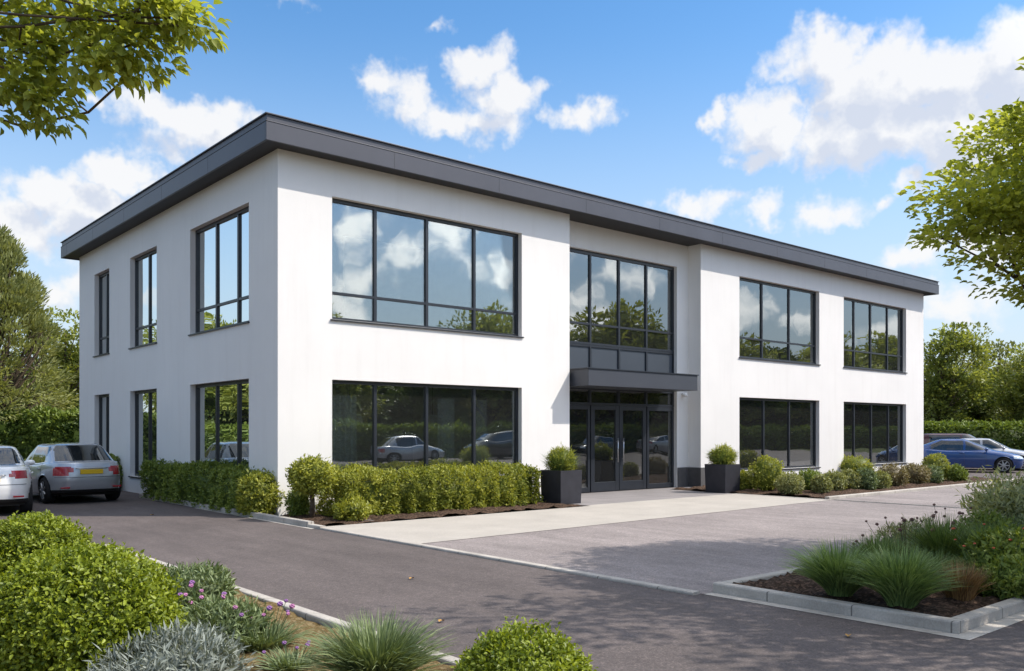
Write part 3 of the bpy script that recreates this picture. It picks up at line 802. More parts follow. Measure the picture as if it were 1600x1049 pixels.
def car(name, loc, rz, paint, label, spec, group, cat='car', details=True, plate_rear=True):
    """spec: dict L, W, H, kind. local +x is forward, wheels on z=0"""
    root = empty(name, loc, rz); tag(root, label, cat, group)
    L, W, H, kind = spec['L'], spec['W'], spec['H'], spec['kind']
    h2, w2 = L / 2, W / 2
    tr = dict(sedan=dict(rb=-h2 + .62, rbz=1.04, rt=-h2 + 1.28, sz=.93), hatch=dict(rb=-h2 + .16, rbz=1.0, rt=-h2 + 1.15, sz=.91),
              estate=dict(rb=-h2 + .34, rbz=1.03, rt=-h2 + .98, sz=.93), suv=dict(rb=-h2 + .10, rbz=1.15, rt=-h2 + .42, sz=1.06))[kind]
    wf = h2 - spec.get('hood', 1.12); rf = wf - spec.get('ws', .82); belt = tr['sz']; s0 = .20 if kind != 'suv' else .28
    # columns: xr, xf, w, z_side, z_rear, z_front, exponent
    K = [(-h2 + .16, h2 - .20, w2 - .14, s0 + .02, s0 + .10, s0 + .02, 6.0),
         (-h2 + .09, h2 - .10, w2 - .05, s0, s0 + .06, s0, 5.5),
         (-h2 + .015, h2 - .01, w2 - .02, s0 + .17, s0 + .26, s0 + .2, 4.8),
         (-h2, h2, w2, belt * .62, belt * .66, .56, 4.6),
         (-h2 + .035, h2 - .05, w2 - .015, belt * .85, belt * .94, .67, 4.6),
         ((-h2 + .07) if kind != 'sedan' else -h2 + .085, h2 - .30, w2 - .05, belt - .035, tr['rbz'] - .035, .80, 4.4),
         ((tr['rb'] - .03) if kind != 'sedan' else -h2 + .32, wf + .32, w2 - .075, belt - .012, tr['rbz'] - .012, belt - .02, 4.4),
         (tr['rb'], wf, w2 - .095, belt, tr['rbz'], belt + .035, 4.6),
         (tr['rb'] + (tr['rt'] - tr['rb']) * .55, wf + (rf - wf) * .52, w2 - .185, belt + (H - .075 - belt) * .56, tr['rbz'] + (H - .06 - tr['rbz']) * .56, belt + (H - .06 - belt) * .56, 4.8),
         (tr['rt'], rf, w2 - .285, H - .085, H - .06, H - .055, 5.0),
         (tr['rt'] + .12, rf - .12, w2 - .36, H - .035, H - .03, H - .03, 4.5),
         (tr['rt'] + .5, rf - .45, w2 - .62, H - .004, H - .004, H - .004, 3.0)]
    n = [2, 4, 6, 7, 5, 4, 4, 6, 6, 4, 4]
    Pm, vi = cat_loops(K, n)
    ns = 236; nl = len(Pm)
    V = np.zeros((nl, ns, 3)); XN = None
    base = np.linspace(0, 2 * math.pi, 4001)[:-1]
    for j, (xr, xf, w, zs, zr, zf, ex) in enumerate(Pm):
        ca, sa = np.cos(base), np.sin(base); px = np.sign(ca) * np.abs(ca) ** (2 / ex); py = np.sign(sa) * np.abs(sa) ** (2 / ex)
        # resample along a reference outline so that columns line up from loop to loop
        if XN is None:
            X = px * h2; Y = py * w2; s = np.concatenate([[0], np.cumsum(np.hypot(np.diff(np.append(X, X[0])), np.diff(np.append(Y, Y[0]))))])
            t = np.linspace(0, s[-1], ns + 1)[:-1]; XN = np.interp(t, s, np.append(np.unwrap(base), 2 * math.pi))
        ca, sa = np.cos(XN), np.sin(XN); px = np.sign(ca) * np.abs(ca) ** (2 / ex); py = np.sign(sa) * np.abs(sa) ** (2 / ex)
        x = (xr + xf) / 2 + (xf - xr) / 2 * px; y = w * py
        f = np.clip((px - .15) / .85, 0, 1); r = np.clip((-px - .15) / .85, 0, 1); f = f * f * (3 - 2 * f); r = r * r * (3 - 2 * r)
        V[j, :, 0] = x; V[j, :, 1] = y; V[j, :, 2] = zs + (zf - zs) * f + (zr - zs) * r
    # wheel arches: snap near vertices of the sides to the arch circle
    wr = spec.get('wr', .32); ar = wr + .055; wx = [h2 - spec.get('fo', .84), -h2 + spec.get('ro', .82)]
    for cx in wx:
        d = np.hypot(V[..., 0] - cx, V[..., 2] - wr); m = (np.abs(d - ar) < .030) & (np.abs(V[..., 1]) > w2 * .6) & (V[..., 2] > s0 - .02)
        k = ar / np.maximum(d, 1e-6); V[..., 0] = np.where(m, cx + (V[..., 0] - cx) * k, V[..., 0]); V[..., 2] = np.where(m, wr + (V[..., 2] - wr) * k, V[..., 2])
    Vf = V.reshape(-1, 3); jj, ii = np.meshgrid(np.arange(nl - 1), np.arange(ns), indexing='ij'); i2 = (ii + 1) % ns
    Q = np.stack([jj * ns + ii, jj * ns + i2, (jj + 1) * ns + i2, (jj + 1) * ns + ii], -1).reshape(-1, 4)
    C = Vf[Q].mean(1); vc = ((vi[:-1] + vi[1:]) / 2)[jj].reshape(-1); cx_, cy_, cz_ = C.T; ay = np.abs(cy_)
    nrm = unit(np.cross(Vf[Q[:, 1]] - Vf[Q[:, 0]], Vf[Q[:, 3]] - Vf[Q[:, 0]]))
    arch = np.zeros(len(Q), bool)
    for cx in wx: arch |= (np.hypot(cx_ - cx, cz_ - wr) < ar - .004) & (ay > w2 * .6)
    side = np.abs(nrm[:, 1]) > .72; rear = (nrm[:, 0] < -.35) & ~side; front = (nrm[:, 0] > .30) & ~side
    gl = (vc > 7.04) & (vc < 8.96)
    lab = np.zeros(len(Q), int)
    lab[gl & rear & (cx_ < 0) & (ay < w2 - .17 - .10 * (vc - 7))] = 2
    lab[gl & front & (cx_ > 0) & (ay < w2 - .16 - .09 * (vc - 7))] = 1
    bp = spec.get('bp', -.08); cp = spec.get('cp', -h2 + 1.0)
    sg = gl & side & (vc > 7.1) & (vc < 8.9)
    lab[sg & (cx_ > bp + .045)] = 3; lab[sg & (cx_ < bp - .045) & (cx_ > cp)] = 4
    # lamps
    zt = spec.get('tz', (.70, .86)); ty = spec.get('ty', .42)
    lab[(vc > spec.get('tv', (3.3, 4.2))[0]) & (vc < spec.get('tv', (3.3, 4.2))[1]) & (cx_ < -h2 + .34) & (ay > ty + .07 * (vc < spec.get('tv', (3.3, 4.2))[0] + .26) + .04 * (vc > spec.get('tv', (3.3, 4.2))[1] - .2))] = 5
    lab[(vc > 3.3) & (cx_ > h2 - .42) & (cz_ > .60) & (cz_ < .735) & (ay > .42) & (vc < 5.4)] = 6
    lab[(cx_ > h2 - .2) & (cz_ > .34) & (cz_ < .46) & (ay < .5) & (vc < 4)] = 7      # lower grille
    lab[(vc > 2.4) & (cx_ > h2 - .2) & (cz_ > .585) & (cz_ < .655) & (ay < .36)] = 7
    lab[(vc < 1.45) & (cx_ < -h2 + .5)] = 8                                             # dark rear valance
    keep = ~arch
    def part(sel, nm, mat, parent, lbl=None):
        if not sel.any(): return None
        q = Q[sel]; u, inv = np.unique(q, return_inverse=True); me = np_mesh(nm, Vf[u], [inv.reshape(q.shape)])
        return link(nm, me, mat, parent, True)
    body_sel = keep & (lab == 0)
    q = Q[body_sel]
    top = np.arange(ns) + (nl - 1) * ns; u, inv = np.unique(q, return_inverse=True); remap = -np.ones(len(Vf), int); remap[u] = np.arange(len(u))
    me = np_mesh('body', Vf[u], [inv.reshape(q.shape), remap[top][None, :]]); body = link('body', me, paint, root, True)
    part(keep & (lab == 1), 'windscreen', M['carglass'], root); part(keep & (lab == 2), 'rear_window', M['carglass'], root)
    for s in (1, -1):
        for l in (3, 4): part(keep & (lab == l) & (cy_ * s > 0), 'side_window', M['carglass'], root)
        part(keep & (lab == 5) & (cy_ * s > 0), 'tail_light', M['red'], root)
        part(keep & (lab == 6) & (cy_ * s > 0), 'headlight', M['headlamp'], root)
    part(keep & (lab == 7) & (cz_ < .5), 'lower_grille', M['black'], root); part(keep & (lab == 7) & (cz_ > .5), 'grille', M['black'], root); part(keep & (lab == 8), 'rear_valance', M['black'], root)
    # underbody and wheel wells
    m = MB(); m.box((-h2 + .3, -w2 + .28, .19), (h2 - .3, w2 - .28, .5)); m.box((-h2 + .95, -w2 + .06, s0 + .005), (h2 - 1.0, w2 - .06, .35))
    for cx in wx: m.box((cx - ar - .02, -w2 + .17, .2), (cx + ar + .02, w2 - .17, wr + ar + .01))
    m.build('underbody', M['black'], root)
    for cx in wx:
        for s in (1, -1):
            m = MB(); y0 = s * (w2 - .035); y1 = s * (w2 - .25); ym = s * (w2 - .02)
            m.lathe([(wr * .66, y0), (wr * .70, ym - s * .002), (wr * .9, ym), (wr, y0 - s * .03), (wr, y1 + s * .02), (wr * .9, y1), (wr * .5, y1)] if s < 0 else
                    [(wr * .5, y1), (wr * .9, y1), (wr, y1 + s * .02), (wr, y0 - s * .03), (wr * .9, ym), (wr * .70, ym - s * .002), (wr * .66, y0)], (cx, 0, wr), 32, 'y')
            wh = m.build('wheel', M['tyre'], root, True)
            m = MB(); yr = s * (w2 - .032)
            m.lathe([(wr * .71, yr - s * .03), (wr * .71, yr + s * .006), (wr * .64, yr + s * .004), (wr * .62, yr - s * .03)], (cx, 0, wr), 28, 'y')
            for k in range(7):
                a = 2 * math.pi * k / 7
                m.tube([(cx + math.cos(a) * .04, yr - s * .006, wr + math.sin(a) * .04), (cx + math.cos(a) * wr * .66, yr - s * .004, wr + math.sin(a) * wr * .66)], [.032, .022], 6)
            m.lathe([(.055, yr - s * .03), (.055, yr + s * .006), (.03, yr + s * .012)], (cx, 0, wr), 16, 'y')
            m.build('rim', M['rim'], wh)
    if details:
        for s in (1, -1):
            m = MB(); c = Vector((wf - .42, s * (w2 + .055), belt + .075)); pts = []
            nu, nv = 12, 8; Vv = []; Qv = []
            for a in range(nv + 1):
                for b in range(nu):
                    th = math.pi * a / nv; ph = 2 * math.pi * b / nu
                    Vv.append((c.x + .075 * math.cos(th), c.y + .105 * math.sin(th) * math.cos(ph), c.z + .07 * math.sin(th) * math.sin(ph)))
            for a in range(nv):
                for b in range(nu): Qv.append((a * nu + b, a * nu + (b + 1) % nu, (a + 1) * nu + (b + 1) % nu, (a + 1) * nu + b))
            m.add(Vv, Qv); m.tube([(wf - .40, s * (w2 - .11), belt + .01), (wf - .41, s * (w2 - .01), belt + .05)], .022, 6); m.build('mirror', paint, root, True)
            for hx in (bp - .1, bp - 1.0):
                if hx < cp + .05 and kind == 'hatch': continue
                m = MB(); m.tube([(hx + .1, s * (w2 - .012), belt - .09), (hx, s * (w2 + .012), belt - .085), (hx - .1, s * (w2 - .012), belt - .09)], .016, 6); m.build('door_handle', paint, root, True)
            # door shut lines follow the body side
            jb = int(np.argmin(np.abs(vi - 1.6))); je = int(np.argmin(np.abs(vi - 7.0)))
            for sx in (wf - .42, bp, cp - .03 if kind != 'sedan' else cp + .12):
                col = [i for i in range(ns) if V[15, i, 1] * s > w2 * .7]; k = min(col, key=lambda i: abs(V[15, i, 0] - sx))
                pts = [V[j, k] for j in range(jb, je + 1) if min(math.hypot(V[j, k, 0] - cx, V[j, k, 2] - wr) for cx in wx) > ar + .02]
                if len(pts) > 3:
                    m = MB(); m.tube([p + np.array([0, s * .0005, 0]) for p in pts], .0035, 5); m.build('door_seam', M['black'], root)
        # number plates
        jz = int(np.argmin(np.abs(vi - 4.0)))
        if plate_rear:
            zc = spec.get('pz', .76); m = MB(); xx = -h2 - .012
            m.box((xx, -.26, zc - .056), (xx + .06, .26, zc + .056)); m.build('number_plate', M['plate'], root, False, .006)
        m = MB(); m.box((h2 - .04, -.26, .47), (h2 + .012, .26, .58)); m.build('number_plate', M['white_fit'], root, False, .006)
        for s in (1, -1):
            m = MB(); m.box((-h2 - .002, s * (w2 - .30) - .1, .385), (-h2 + .05, s * (w2 - .30) + .1, .42)); m.build('reflector', M['red'], root, False, .004)
        zb = spec.get('pz', .76) + .085; m = MB(); m.tube([(-h2 + .012, -.36, zb), (-h2 - .006, -.3, zb), (-h2 - .006, .3, zb), (-h2 + .012, .36, zb)], .012, 6); m.build('boot_handle_strip', M['steel'], root, True)
        kb = int(np.argmin(np.abs(vi - 3.12))); cols = [i for i in range(ns) if V[kb, i, 0] < -h2 + .3 and abs(V[kb, i, 1]) < w2 - .12]; cols.sort(key=lambda i: V[kb, i, 1])
        m = MB(); m.tube([V[kb, i] for i in cols], .0055, 5); m.build('boot_seam', M['black'], root)
        m = MB(); m.tube([(-h2 - .004, -w2 + .3, .345), (-h2 - .004, w2 - .3, .345)], .008, 6); m.build('bumper_line', M['black'], root)
    return root

PT = dict(white=mat_paint('white_car_paint', (.90, .90, .89)), silver=mat_paint('silver_car_paint', (.47, .49, .52), .5, .3),
          blue=mat_paint('blue_car_paint', (.002, .045, .19), .1, .25), maroon=mat_paint('dark_maroon_paint', (.055, .012, .022), .2, .25),
          pale=mat_paint('pale_silver_paint', (.42, .43, .46), .5, .3), dark=mat_paint('dark_grey_paint', (.04, .045, .05), .3, .25))
SPEC_S = dict(L=4.62, W=1.79, H=1.45, kind='sedan', ty=.44, pz=.76, tv=(3.5, 4.4))
SPEC_E = dict(L=4.4, W=1.78, H=1.46, kind='estate', ty=.42, pz=.775, tv=(3.25, 4.15))
SPEC_H = dict(L=4.4, W=1.78, H=1.44, kind='hatch', tz=(.72, .92), ty=.5, pz=.72, hood=1.02, ws=1.08, bp=-.05, cp=-4.4 / 2 + .85, fo=.80)
SPEC_V = dict(L=4.5, W=1.82, H=1.66, kind='suv', wr=.35, tz=(.85, 1.1), ty=.5, pz=.85, bp=-.1, cp=-4.5 / 2 + .75)
def park(px, py, corner_x, corner_y, rz, spec):
    """root location so that the car's local point (corner_x, corner_y, 0) stands at the photo's ground pixel"""
    p = gp(px, py); c, s = math.cos(rz), math.sin(rz)
    return (p[0] - c * corner_x + s * corner_y, p[1] - s * corner_x - c * corner_y, 0.0)
G_ = 'cars parked around the building'
a = R_(93); car('parked_car', park(197, 784, -2.15, -.82, a, SPEC_E), a, PT['silver'], 'silver grey estate car seen from behind beside the shaded side hedge', SPEC_E, G_)
a = R_(81); car('parked_car', park(44, 801, -1.52, -.80, a, SPEC_S), a, PT['white'], 'white saloon car cut off by the left edge of the photo', SPEC_S, G_)
a = R_(-64); BL = park(1568, 739.5, SPEC_H['L'] / 2 - .80, -.80, a, SPEC_H); fx, fy = math.cos(a), math.sin(a)
car('parked_car', BL, a, PT['blue'], 'bright blue hatchback with silver wheels past the right end of the building', SPEC_H, G_)
car('parked_car', (BL[0] + 2.7 * -fy + .9 * fx, BL[1] + 2.7 * fx + .9 * fy, 0), a, PT['pale'], 'pale silver car parked just behind the blue hatchback', SPEC_S, G_, plate_rear=False)
car('parked_car', (BL[0] + 5.6 * -fy + .3 * fx, BL[1] + 5.6 * fx + .3 * fy, 0), a, PT['maroon'], 'dark maroon tall car at the right edge behind the silver one', SPEC_V, G_, 'car', False)
# the row across the car park, seen mirrored in the ground floor glass
for x, y, az_, pt, sp, lb in ((20.5, -25.5, 2, 'pale', SPEC_E, 'silver estate mirrored in the big ground floor window, across the car park'),
                              (27.2, -25.7, 178, 'dark', SPEC_V, 'dark tall car across the car park, mirrored in the big ground floor window'),
                              (37.5, -25.8, 178, 'dark', SPEC_S, 'dark grey saloon across the car park, mirrored in the entrance doors'),
                              (44.5, -25.6, 1, 'pale', SPEC_S, 'silver saloon across the car park, mirrored in the entrance doors')):
    car('parked_car', (x, y, 0), R_(az_), PT[pt], lb, sp, G_, 'car', False)

# ================================================================== PLANTS
def plant(name, loc, label, cat, me, mat, group=None, rz=0.0, part='foliage', sc=1.0):
    e = empty(name, tuple(loc), rz); tag(e, label, cat, group); e.scale = (sc, sc, sc)
    link(part, me, mat, e); return e

# --- clipped hedge in the sun under the big window, shaded hedge along the side
h = empty('hedge', (3.38, -1.0, .03)); tag(h, 'sunlit clipped hedge under the big ground floor window', 'hedge')
link('foliage', hedge_mesh('front_hedge', 5.3, .95, .84, 3300, 9, .066, .032, 11, .07, .06, .16, .46), ML['hedge'], h)
h = empty('hedge', (-.26, 3.75, .03), R_(90)); tag(h, 'long dark hedge in the shade along the left side wall', 'hedge')
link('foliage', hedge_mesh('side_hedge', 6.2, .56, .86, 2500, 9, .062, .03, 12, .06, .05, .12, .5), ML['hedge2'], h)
def bush(px, py, depth_or_none, rw, rh, label, mat, seed, L=.05, W=.028, ncl=420, per=9, name='shrub', group=None, base=None, **k):
    b = gp(px, py, .03) if base is None else np.array(base)
    return plant(name, b, label, 'shrub', bush_mesh(name, (rw, rw, rh), ncl, per, L, W, seed, **k), ML[mat], group, random.uniform(0, 6))
bush(0, 0, 0, .40, .42, 'leafy square bush half in the sun at the corner of the building', 'hedge', 21, .08, .04, 420, base=(-.22, .35, .03), sq=3.2, spread=.07)
bush(0, 0, 0, .20, .27, 'small grey green bush in the corner gap before the round topped shrub', 'hedge2', 22, .07, .025, 240, base=(.24, -.45, .03))
# standard (ball on a stem)
e = empty('standard_shrub', (.62, -1.0, .03)); e.location = (.22, -1.05, .03); tag(e, 'round ball shrub on a short bare stem at the hedge end', 'shrub')
m_ = MB(); m_.tube([(0, 0, 0), (.02, .01, .3), (-.01, 0, .62)], [.06, .05, .045], 8); m_.build('stem', M['trunk'], e, True)
o = link('foliage', bush_mesh('ball_top', (.40, .40, .36), 420, 9, .085, .036, 23, spread=.08), ML['hedge'], e); o.location = (0, 0, .47)
bush(0, 0, 0, .30, .19, 'low pale sprawling shrub at the foot of the ball shrub', 'hedge', 24, .09, .04, 130, base=(.72, -1.75, .03), corek=.6)
bush(0, 0, 0, .5, .55, 'rounded bush behind the silver car by the side windows', 'hedge2', 25, .09, .04, 320, base=(-.32, 10.6, .0))

# --- planters
def planter(x, y, label, seed):
    e = empty('planter', (x, y, .012)); tag(e, label, 'planter', 'planters either side of the entrance')
    m = MB(); t = .36; b_ = .34; H = .80
    for (r0, z0, r1, z1) in ((b_, 0, t, H), (t, H, t - .05, H), (t - .05, H, t - .06, H - .09)):
        V = [(-r0, -r0, z0), (r0, -r0, z0), (r0, r0, z0), (-r0, r0, z0), (-r1, -r1, z1), (r1, -r1, z1), (r1, r1, z1), (-r1, r1, z1)]
        m.add(V, [(0, 1, 5, 4), (1, 2, 6, 5), (2, 3, 7, 6), (3, 0, 4, 7)])
    m.build('pot', M['pot'], e, False, .008)
    m = MB(); m.box((-t + .058, -t + .058, H - .14), (t - .058, t - .058, H - .08)); m.build('soil', M['soil'], e)
    g = link('shrub', grass_mesh('planter_grass', 1000, .40, .64, seed, .006, .45, .2, 4), ML['blade2'], e); g.location = (0, 0, H - .09)
    g = link('foliage', bush_mesh('planter_bush', (.32, .32, .30), 260, 8, .10, .018, seed + 1, spread=.06, jitter=.2), ML['hedge'], e); g.location = (0, 0, H - .06)
planter(6.62, -1.5, 'dark square planter with grassy ball left of the entrance doors', 31)
planter(12.75, -1.75, 'dark square planter with grassy ball right of the entrance doors', 33)

# --- rounded shrubs in the right hand bed: base px, base py, half width px, height px, leaf kind, label
SH = [(1163, 767, 17, 27, 'hedge', 'low loose bush touching the right hand planter'), (1202, 769, 25, 57, 'hedge', 'tall upright green bush, second from the right hand planter'),
      (1238, 773, 19, 32, 'olive', 'small grey green ball in front of the tall upright bush'), (1281, 744, 29, 38, 'hedge', 'wide dark green dome under the first right hand window'),
      (1270, 768, 19, 32, 'hedge2', 'dark little ball left of the tan one in the front row'), (1286, 771, 12, 26, 'olive', 'narrow tan ball squeezed between two bigger balls'),
      (1307, 769, 17, 31, 'olive', 'olive ball fourth along the front row of the bed'), (1340, 746, 31, 34, 'hedge', 'pale green spreading dome between the two right hand windows'),
      (1332, 767, 15, 31, 'olive', 'olive ball below the pale green dome, nearer the entrance'), (1356, 767, 15, 32, 'grey', 'grey green ball below the pale green dome, centre of the row'),
      (1378, 765, 14, 27, 'olive', 'small olive ball left of the bronze shrub'), (1399, 762, 23, 36, 'brown', 'bronze brown shrub in the middle of the right hand bed'),
      (1434, 758, 21, 32, 'brown', 'second bronze shrub, below the dark dome by the corner'), (1424, 734, 27, 36, 'hedge', 'dark green dome beside the far right corner of the building'),
      (1458, 757, 17, 28, 'grey', 'greyish ball at the right end of the front row'), (1468, 753, 21, 44, 'hedge', 'tall green ball in front of the blue car'),
      (1499, 754, 12, 24, 'hedge2', 'smallest dark ball at the far end of the bed')]
for k, (px, py, hw, hh, mt, lb) in enumerate(SH):
    b = gp(px, py, .04); d = F * (1.75 - .04) / (py - 674.); rw = hw / F * d; rh = hh / F * d / 1.92 * .97
    b[:2] += np.array([FW[0], FW[1]]) * rw * .55
    plant('shrub', b, lb, 'shrub', bush_mesh('shrub', (rw, rw, rh), 330, 8, .075, .032, 40 + k, spread=.06, amp=.09, jitter=.14), ML[mt], 'rounded shrubs in the bed right of the entrance', random.uniform(0, 6))

# --- foreground bed
def at_depth_ball(px, py, rpx, rz_ratio, d, **k):
    c = dp(px, py, d); r = rpx / F * d; return c, r
def big_ball(px, py, rpx, d, ratio, label, seed, ncl, L, W, rot=0):
    c, r = at_depth_ball(px, py, rpx, ratio, d); rh = r * ratio
    me = bush_mesh('box_ball', (r, r, rh), ncl, 10, L, W, seed, spread=.045, amp=.075, up=.5, corek=.78, jitter=.085, rich=True, fq=4.)
    e = plant('box_ball', (c[0], c[1], max(-.25, c[2] - rh * .92)), label, 'shrub', me, ML['box'], 'clipped box balls in the near bed'); return e
big_ball(122, 985, 146, 6.2, .86, 'largest bright green box ball at the bottom left corner', 61, 3500, .037, .022)
big_ball(48, 884, 90, 9.2, .86, 'yellow green box ball behind the largest one, far left', 62, 2200, .041, .024)
big_ball(817, 1075, 102, 5.2, .82, 'small box ball cut by the bottom edge near the centre', 63, 1500, .032, .019)

def clump(kind, px, py, rw, h, label, mat, seed, z=.05, nb=700, base=None, **k):
    b = gp(px, py, z) if base is None else np.array(base)
    return plant('grass_clump', b, label, 'plant', grass_mesh('grass', nb, rw, h, seed, **k), ML[mat], None, random.uniform(0, 6))
clump(0, 588, 1078, .50, .52, 'arching grey green grass clump at the bottom centre left', 'grey', 71, nb=1500, width=.007, droop=.7)
bush(300, 950, 0, .38, .19, 'low feathery grey green mound by the near kerb', 'grey', 72, .075, .018, 420, 10, spread=.05, corek=.75, up=.8)
bush(272, 1078, 0, .42, .17, 'silver leaved mound at the bottom edge beside the big box ball', 'silver', 73, .085, .014, 460, 10, spread=.06, corek=.7, up=.9)
bush(350, 1010, 0, .30, .16, 'soft green mound under the pink flowers', 'grey', 74, .08, .016, 320, 10, spread=.06, corek=.7, up=.8)

def flowers(px, py, n, rw, h, label, mats, seed, hr=.018, z=.05, name='flowering_plant', bl='blade', nb=260, squash=.8, part='flower', lean=0.):
    g = random.Random(seed); b = gp(px, py, z); e = empty(name, tuple(b)); tag(e, label, 'plant')
    link('foliage', grass_mesh(name + '_leaf', nb, rw * 1.05, h * .72, seed, .006, .55, rw * .6, 4), ML[bl], e)
    st = MB(); heads = []
    for k in range(n):
        a = g.uniform(0, 6.283); r = rw * math.sqrt(g.uniform(0, 1)); x, y = r * math.cos(a), r * math.sin(a); z1 = h * g.uniform(.72, 1.08); x0, y0 = x * .45, y * .45
        st.tube([(x0, y0, 0), ((x0 + x) / 2 * .95, (y0 + y) / 2 * .95, z1 * .55), (x, y, z1)], [.004, .003, .0025], 5)
        m = MB(); R0 = hr * g.uniform(.6, 1.1)
        nu, nv = 10, 7; V = []; Q = []
        for i in range(nv + 1):
            for j in range(nu):
                th = math.pi * i / nv; ph = 6.283 * j / nu; rr = R0 * (1 + .28 * ((i + j) % 2))
                V.append((x + rr * math.sin(th) * math.cos(ph), y + rr * math.sin(th) * math.sin(ph), z1 + rr * squash * math.cos(th)))
        for i in range(nv):
            for j in range(nu): Q.append((i * nu + j, i * nu + (j + 1) % nu, (i + 1) * nu + (j + 1) % nu, (i + 1) * nu + j))
        m.add(V, Q); heads.append((m, mats[k % len(mats)]))
    st.build('stem', M['twig'] if 'seed' in part else ML[bl], e)
    for m, mt in heads: m.build(part, ML[mt], e)
    return e
flowers(330, 985, 10, .33, .36, 'pink pompom flowers on thin stems behind the silver mound', ['pinkf', 'purplef', 'pinkf'], 81, .020)
flowers(412, 1012, 12, .28, .30, 'purple pompom flowers at the edge of the near bed', ['purplef', 'pinkf'], 82, .019, bl='grey', nb=420)
flowers(455, 1045, 5, .22, .20, 'few dull purple flowers beside the grass clump', ['purplef'], 83, .015, bl='grey', nb=260)

# --- island
clump(0, 1312, 930, .56, .60, 'fountain grass clump nearest the island tip', 'blade', 91, .09, 1500, width=.0055, droop=.75)
clump(0, 1408, 948, .52, .64, 'fullest fountain grass clump at the front kerb of the island', 'blade', 92, .09, 1700, width=.0055, droop=.8)
clump(0, 1500, 938, .24, .42, 'bronze grass tuft right of the fullest grass clump', 'bblade', 93, .09, 800, width=.005, droop=.5)
clump(0, 1375, 900, .40, .52, 'dark green grass behind the two grass clumps on the island', 'blade2', 94, .09, 1100, width=.006, droop=.5)
clump(0, 1550, 905, .5, .72, 'second tall dark grass right of the bronze tuft on the island', 'blade2', 104, .09, 1300, width=.006, droop=.4)
clump(0, 1462, 915, .32, .42, 'low dark grass filling the gap behind the bronze tuft', 'blade2', 105, .09, 800, width=.005, droop=.6)
bush(1590, 940, 0, .34, .22, 'low leafy ground cover at the right kerb of the island', 'hedge2', 106, .06, .025, 300, 9, corek=.7)
bush(1430, 868, 0, .45, .24, 'feathery brown green haze of foliage under the seed heads', 'olive', 107, .07, .014, 420, 9, corek=.6, up=.8, jitter=.25)
clump(0, 1478, 893, .50, .72, 'tall dark grass in the middle of the island', 'blade2', 95, .09, 1500, width=.006, droop=.4)
flowers(1556, 925, 9, .42, .62, 'leafy plant dotted with small orange flowers on the island', ['redf'], 96, .017, .09, bl='blade2', nb=700, squash=.5)
bush(0, 0, 0, .36, .30, 'bushy green plant at the right edge of the island', 'hedge2', 97, .075, .03, 360, base=tuple(gp(1572, 915, .09)), corek=.7)
flowers(1422, 888, 16, .55, .66, 'thin dry stems with dark seed heads rising over the island grass', ['deadf'], 98, .021, .09, bl='blade2', nb=300, part='seed_head')
flowers(1345, 893, 4, .2, .42, 'four short dry seed heads at the left of the island planting', ['deadf'], 99, .02, .09, bl='blade2', nb=140, part='seed_head')
flowers(1480, 862, 9, .5, .62, 'hazy brown seed heads beneath the pale edged shrub', ['deadf'], 100, .018, .09, bl='bblade', nb=300, part='seed_head')
bush(1612, 858, 0, .80, .52, 'large loose shrub with pale edged leaves on the island', 'vari', 101, .13, .034, 700, 9, spread=.14, corek=.6, amp=.16, jitter=.22, up=.7)
bush(1600, 872, 0, .5, .26, 'light green dome at the right edge before the pale edged shrub', 'grey', 102, .05, .02, 520, 9, corek=.88)
bush(1545, 880, 0, .35, .30, 'mid green bush between tall grass and light green dome', 'hedge2', 103, .07, .03, 330, 9, corek=.75)

# --- distant hedges
h = empty('tall_hedge', tuple(dp(40, 674, 35) * np.array([1, 1, 0])), R_(-37)); tag(h, 'tall clipped hedge behind the parked cars on the left', 'hedge')
link('foliage', hedge_mesh('tall_hedge', 16., 1.5, 2.42, 5200, 8, .19, .10, 111, .10, .12, .0, .5, .45), ML['tallhedge'], h)
h = empty('tall_hedge', tuple(dp(1620, 674, 47) * np.array([1, 1, 0])), R_(-42)); tag(h, 'long clipped hedge behind the cars on the right', 'hedge')
link('foliage', hedge_mesh('tall_hedge', 22., 1.4, 2.08, 6000, 8, .19, .10, 112, .08, .11, .0, .5, .55), ML['tallhedge'], h)
h = empty('tall_hedge', (52., -30., 0), 0); tag(h, 'clipped boundary hedge across the car park, mirrored in the windows', 'hedge')
link('foliage', hedge_mesh('tall_hedge', 100., 1.5, 2.0, 7000, 8, .26, .15, 113, .12, .15, .0, .5, .4), ML['tallhedge'], h)
h = empty('tall_hedge', (-17.5, 48., 0), R_(90)); tag(h, 'clipped hedge west of the side road, mirrored in the side windows', 'hedge')
link('foliage', hedge_mesh('tall_hedge', 60., 1.5, 2.0, 4200, 8, .26, .15, 114, .12, .15, .0, .5, .4), ML['tallhedge'], h)

# --- trees
GT = 'trees around the car park'
for cx_, cy_, rot, ln, hh, sd_ in ((60., -54., 0, 150., 8., 121), (-36., 62., R_(90), 90., 8.5, 122)):
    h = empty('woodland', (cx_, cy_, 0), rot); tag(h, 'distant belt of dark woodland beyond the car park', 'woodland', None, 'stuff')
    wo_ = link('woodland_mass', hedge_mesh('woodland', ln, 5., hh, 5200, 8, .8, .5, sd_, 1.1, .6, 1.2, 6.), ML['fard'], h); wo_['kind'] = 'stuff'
def g_(s): return np.random.default_rng(s)
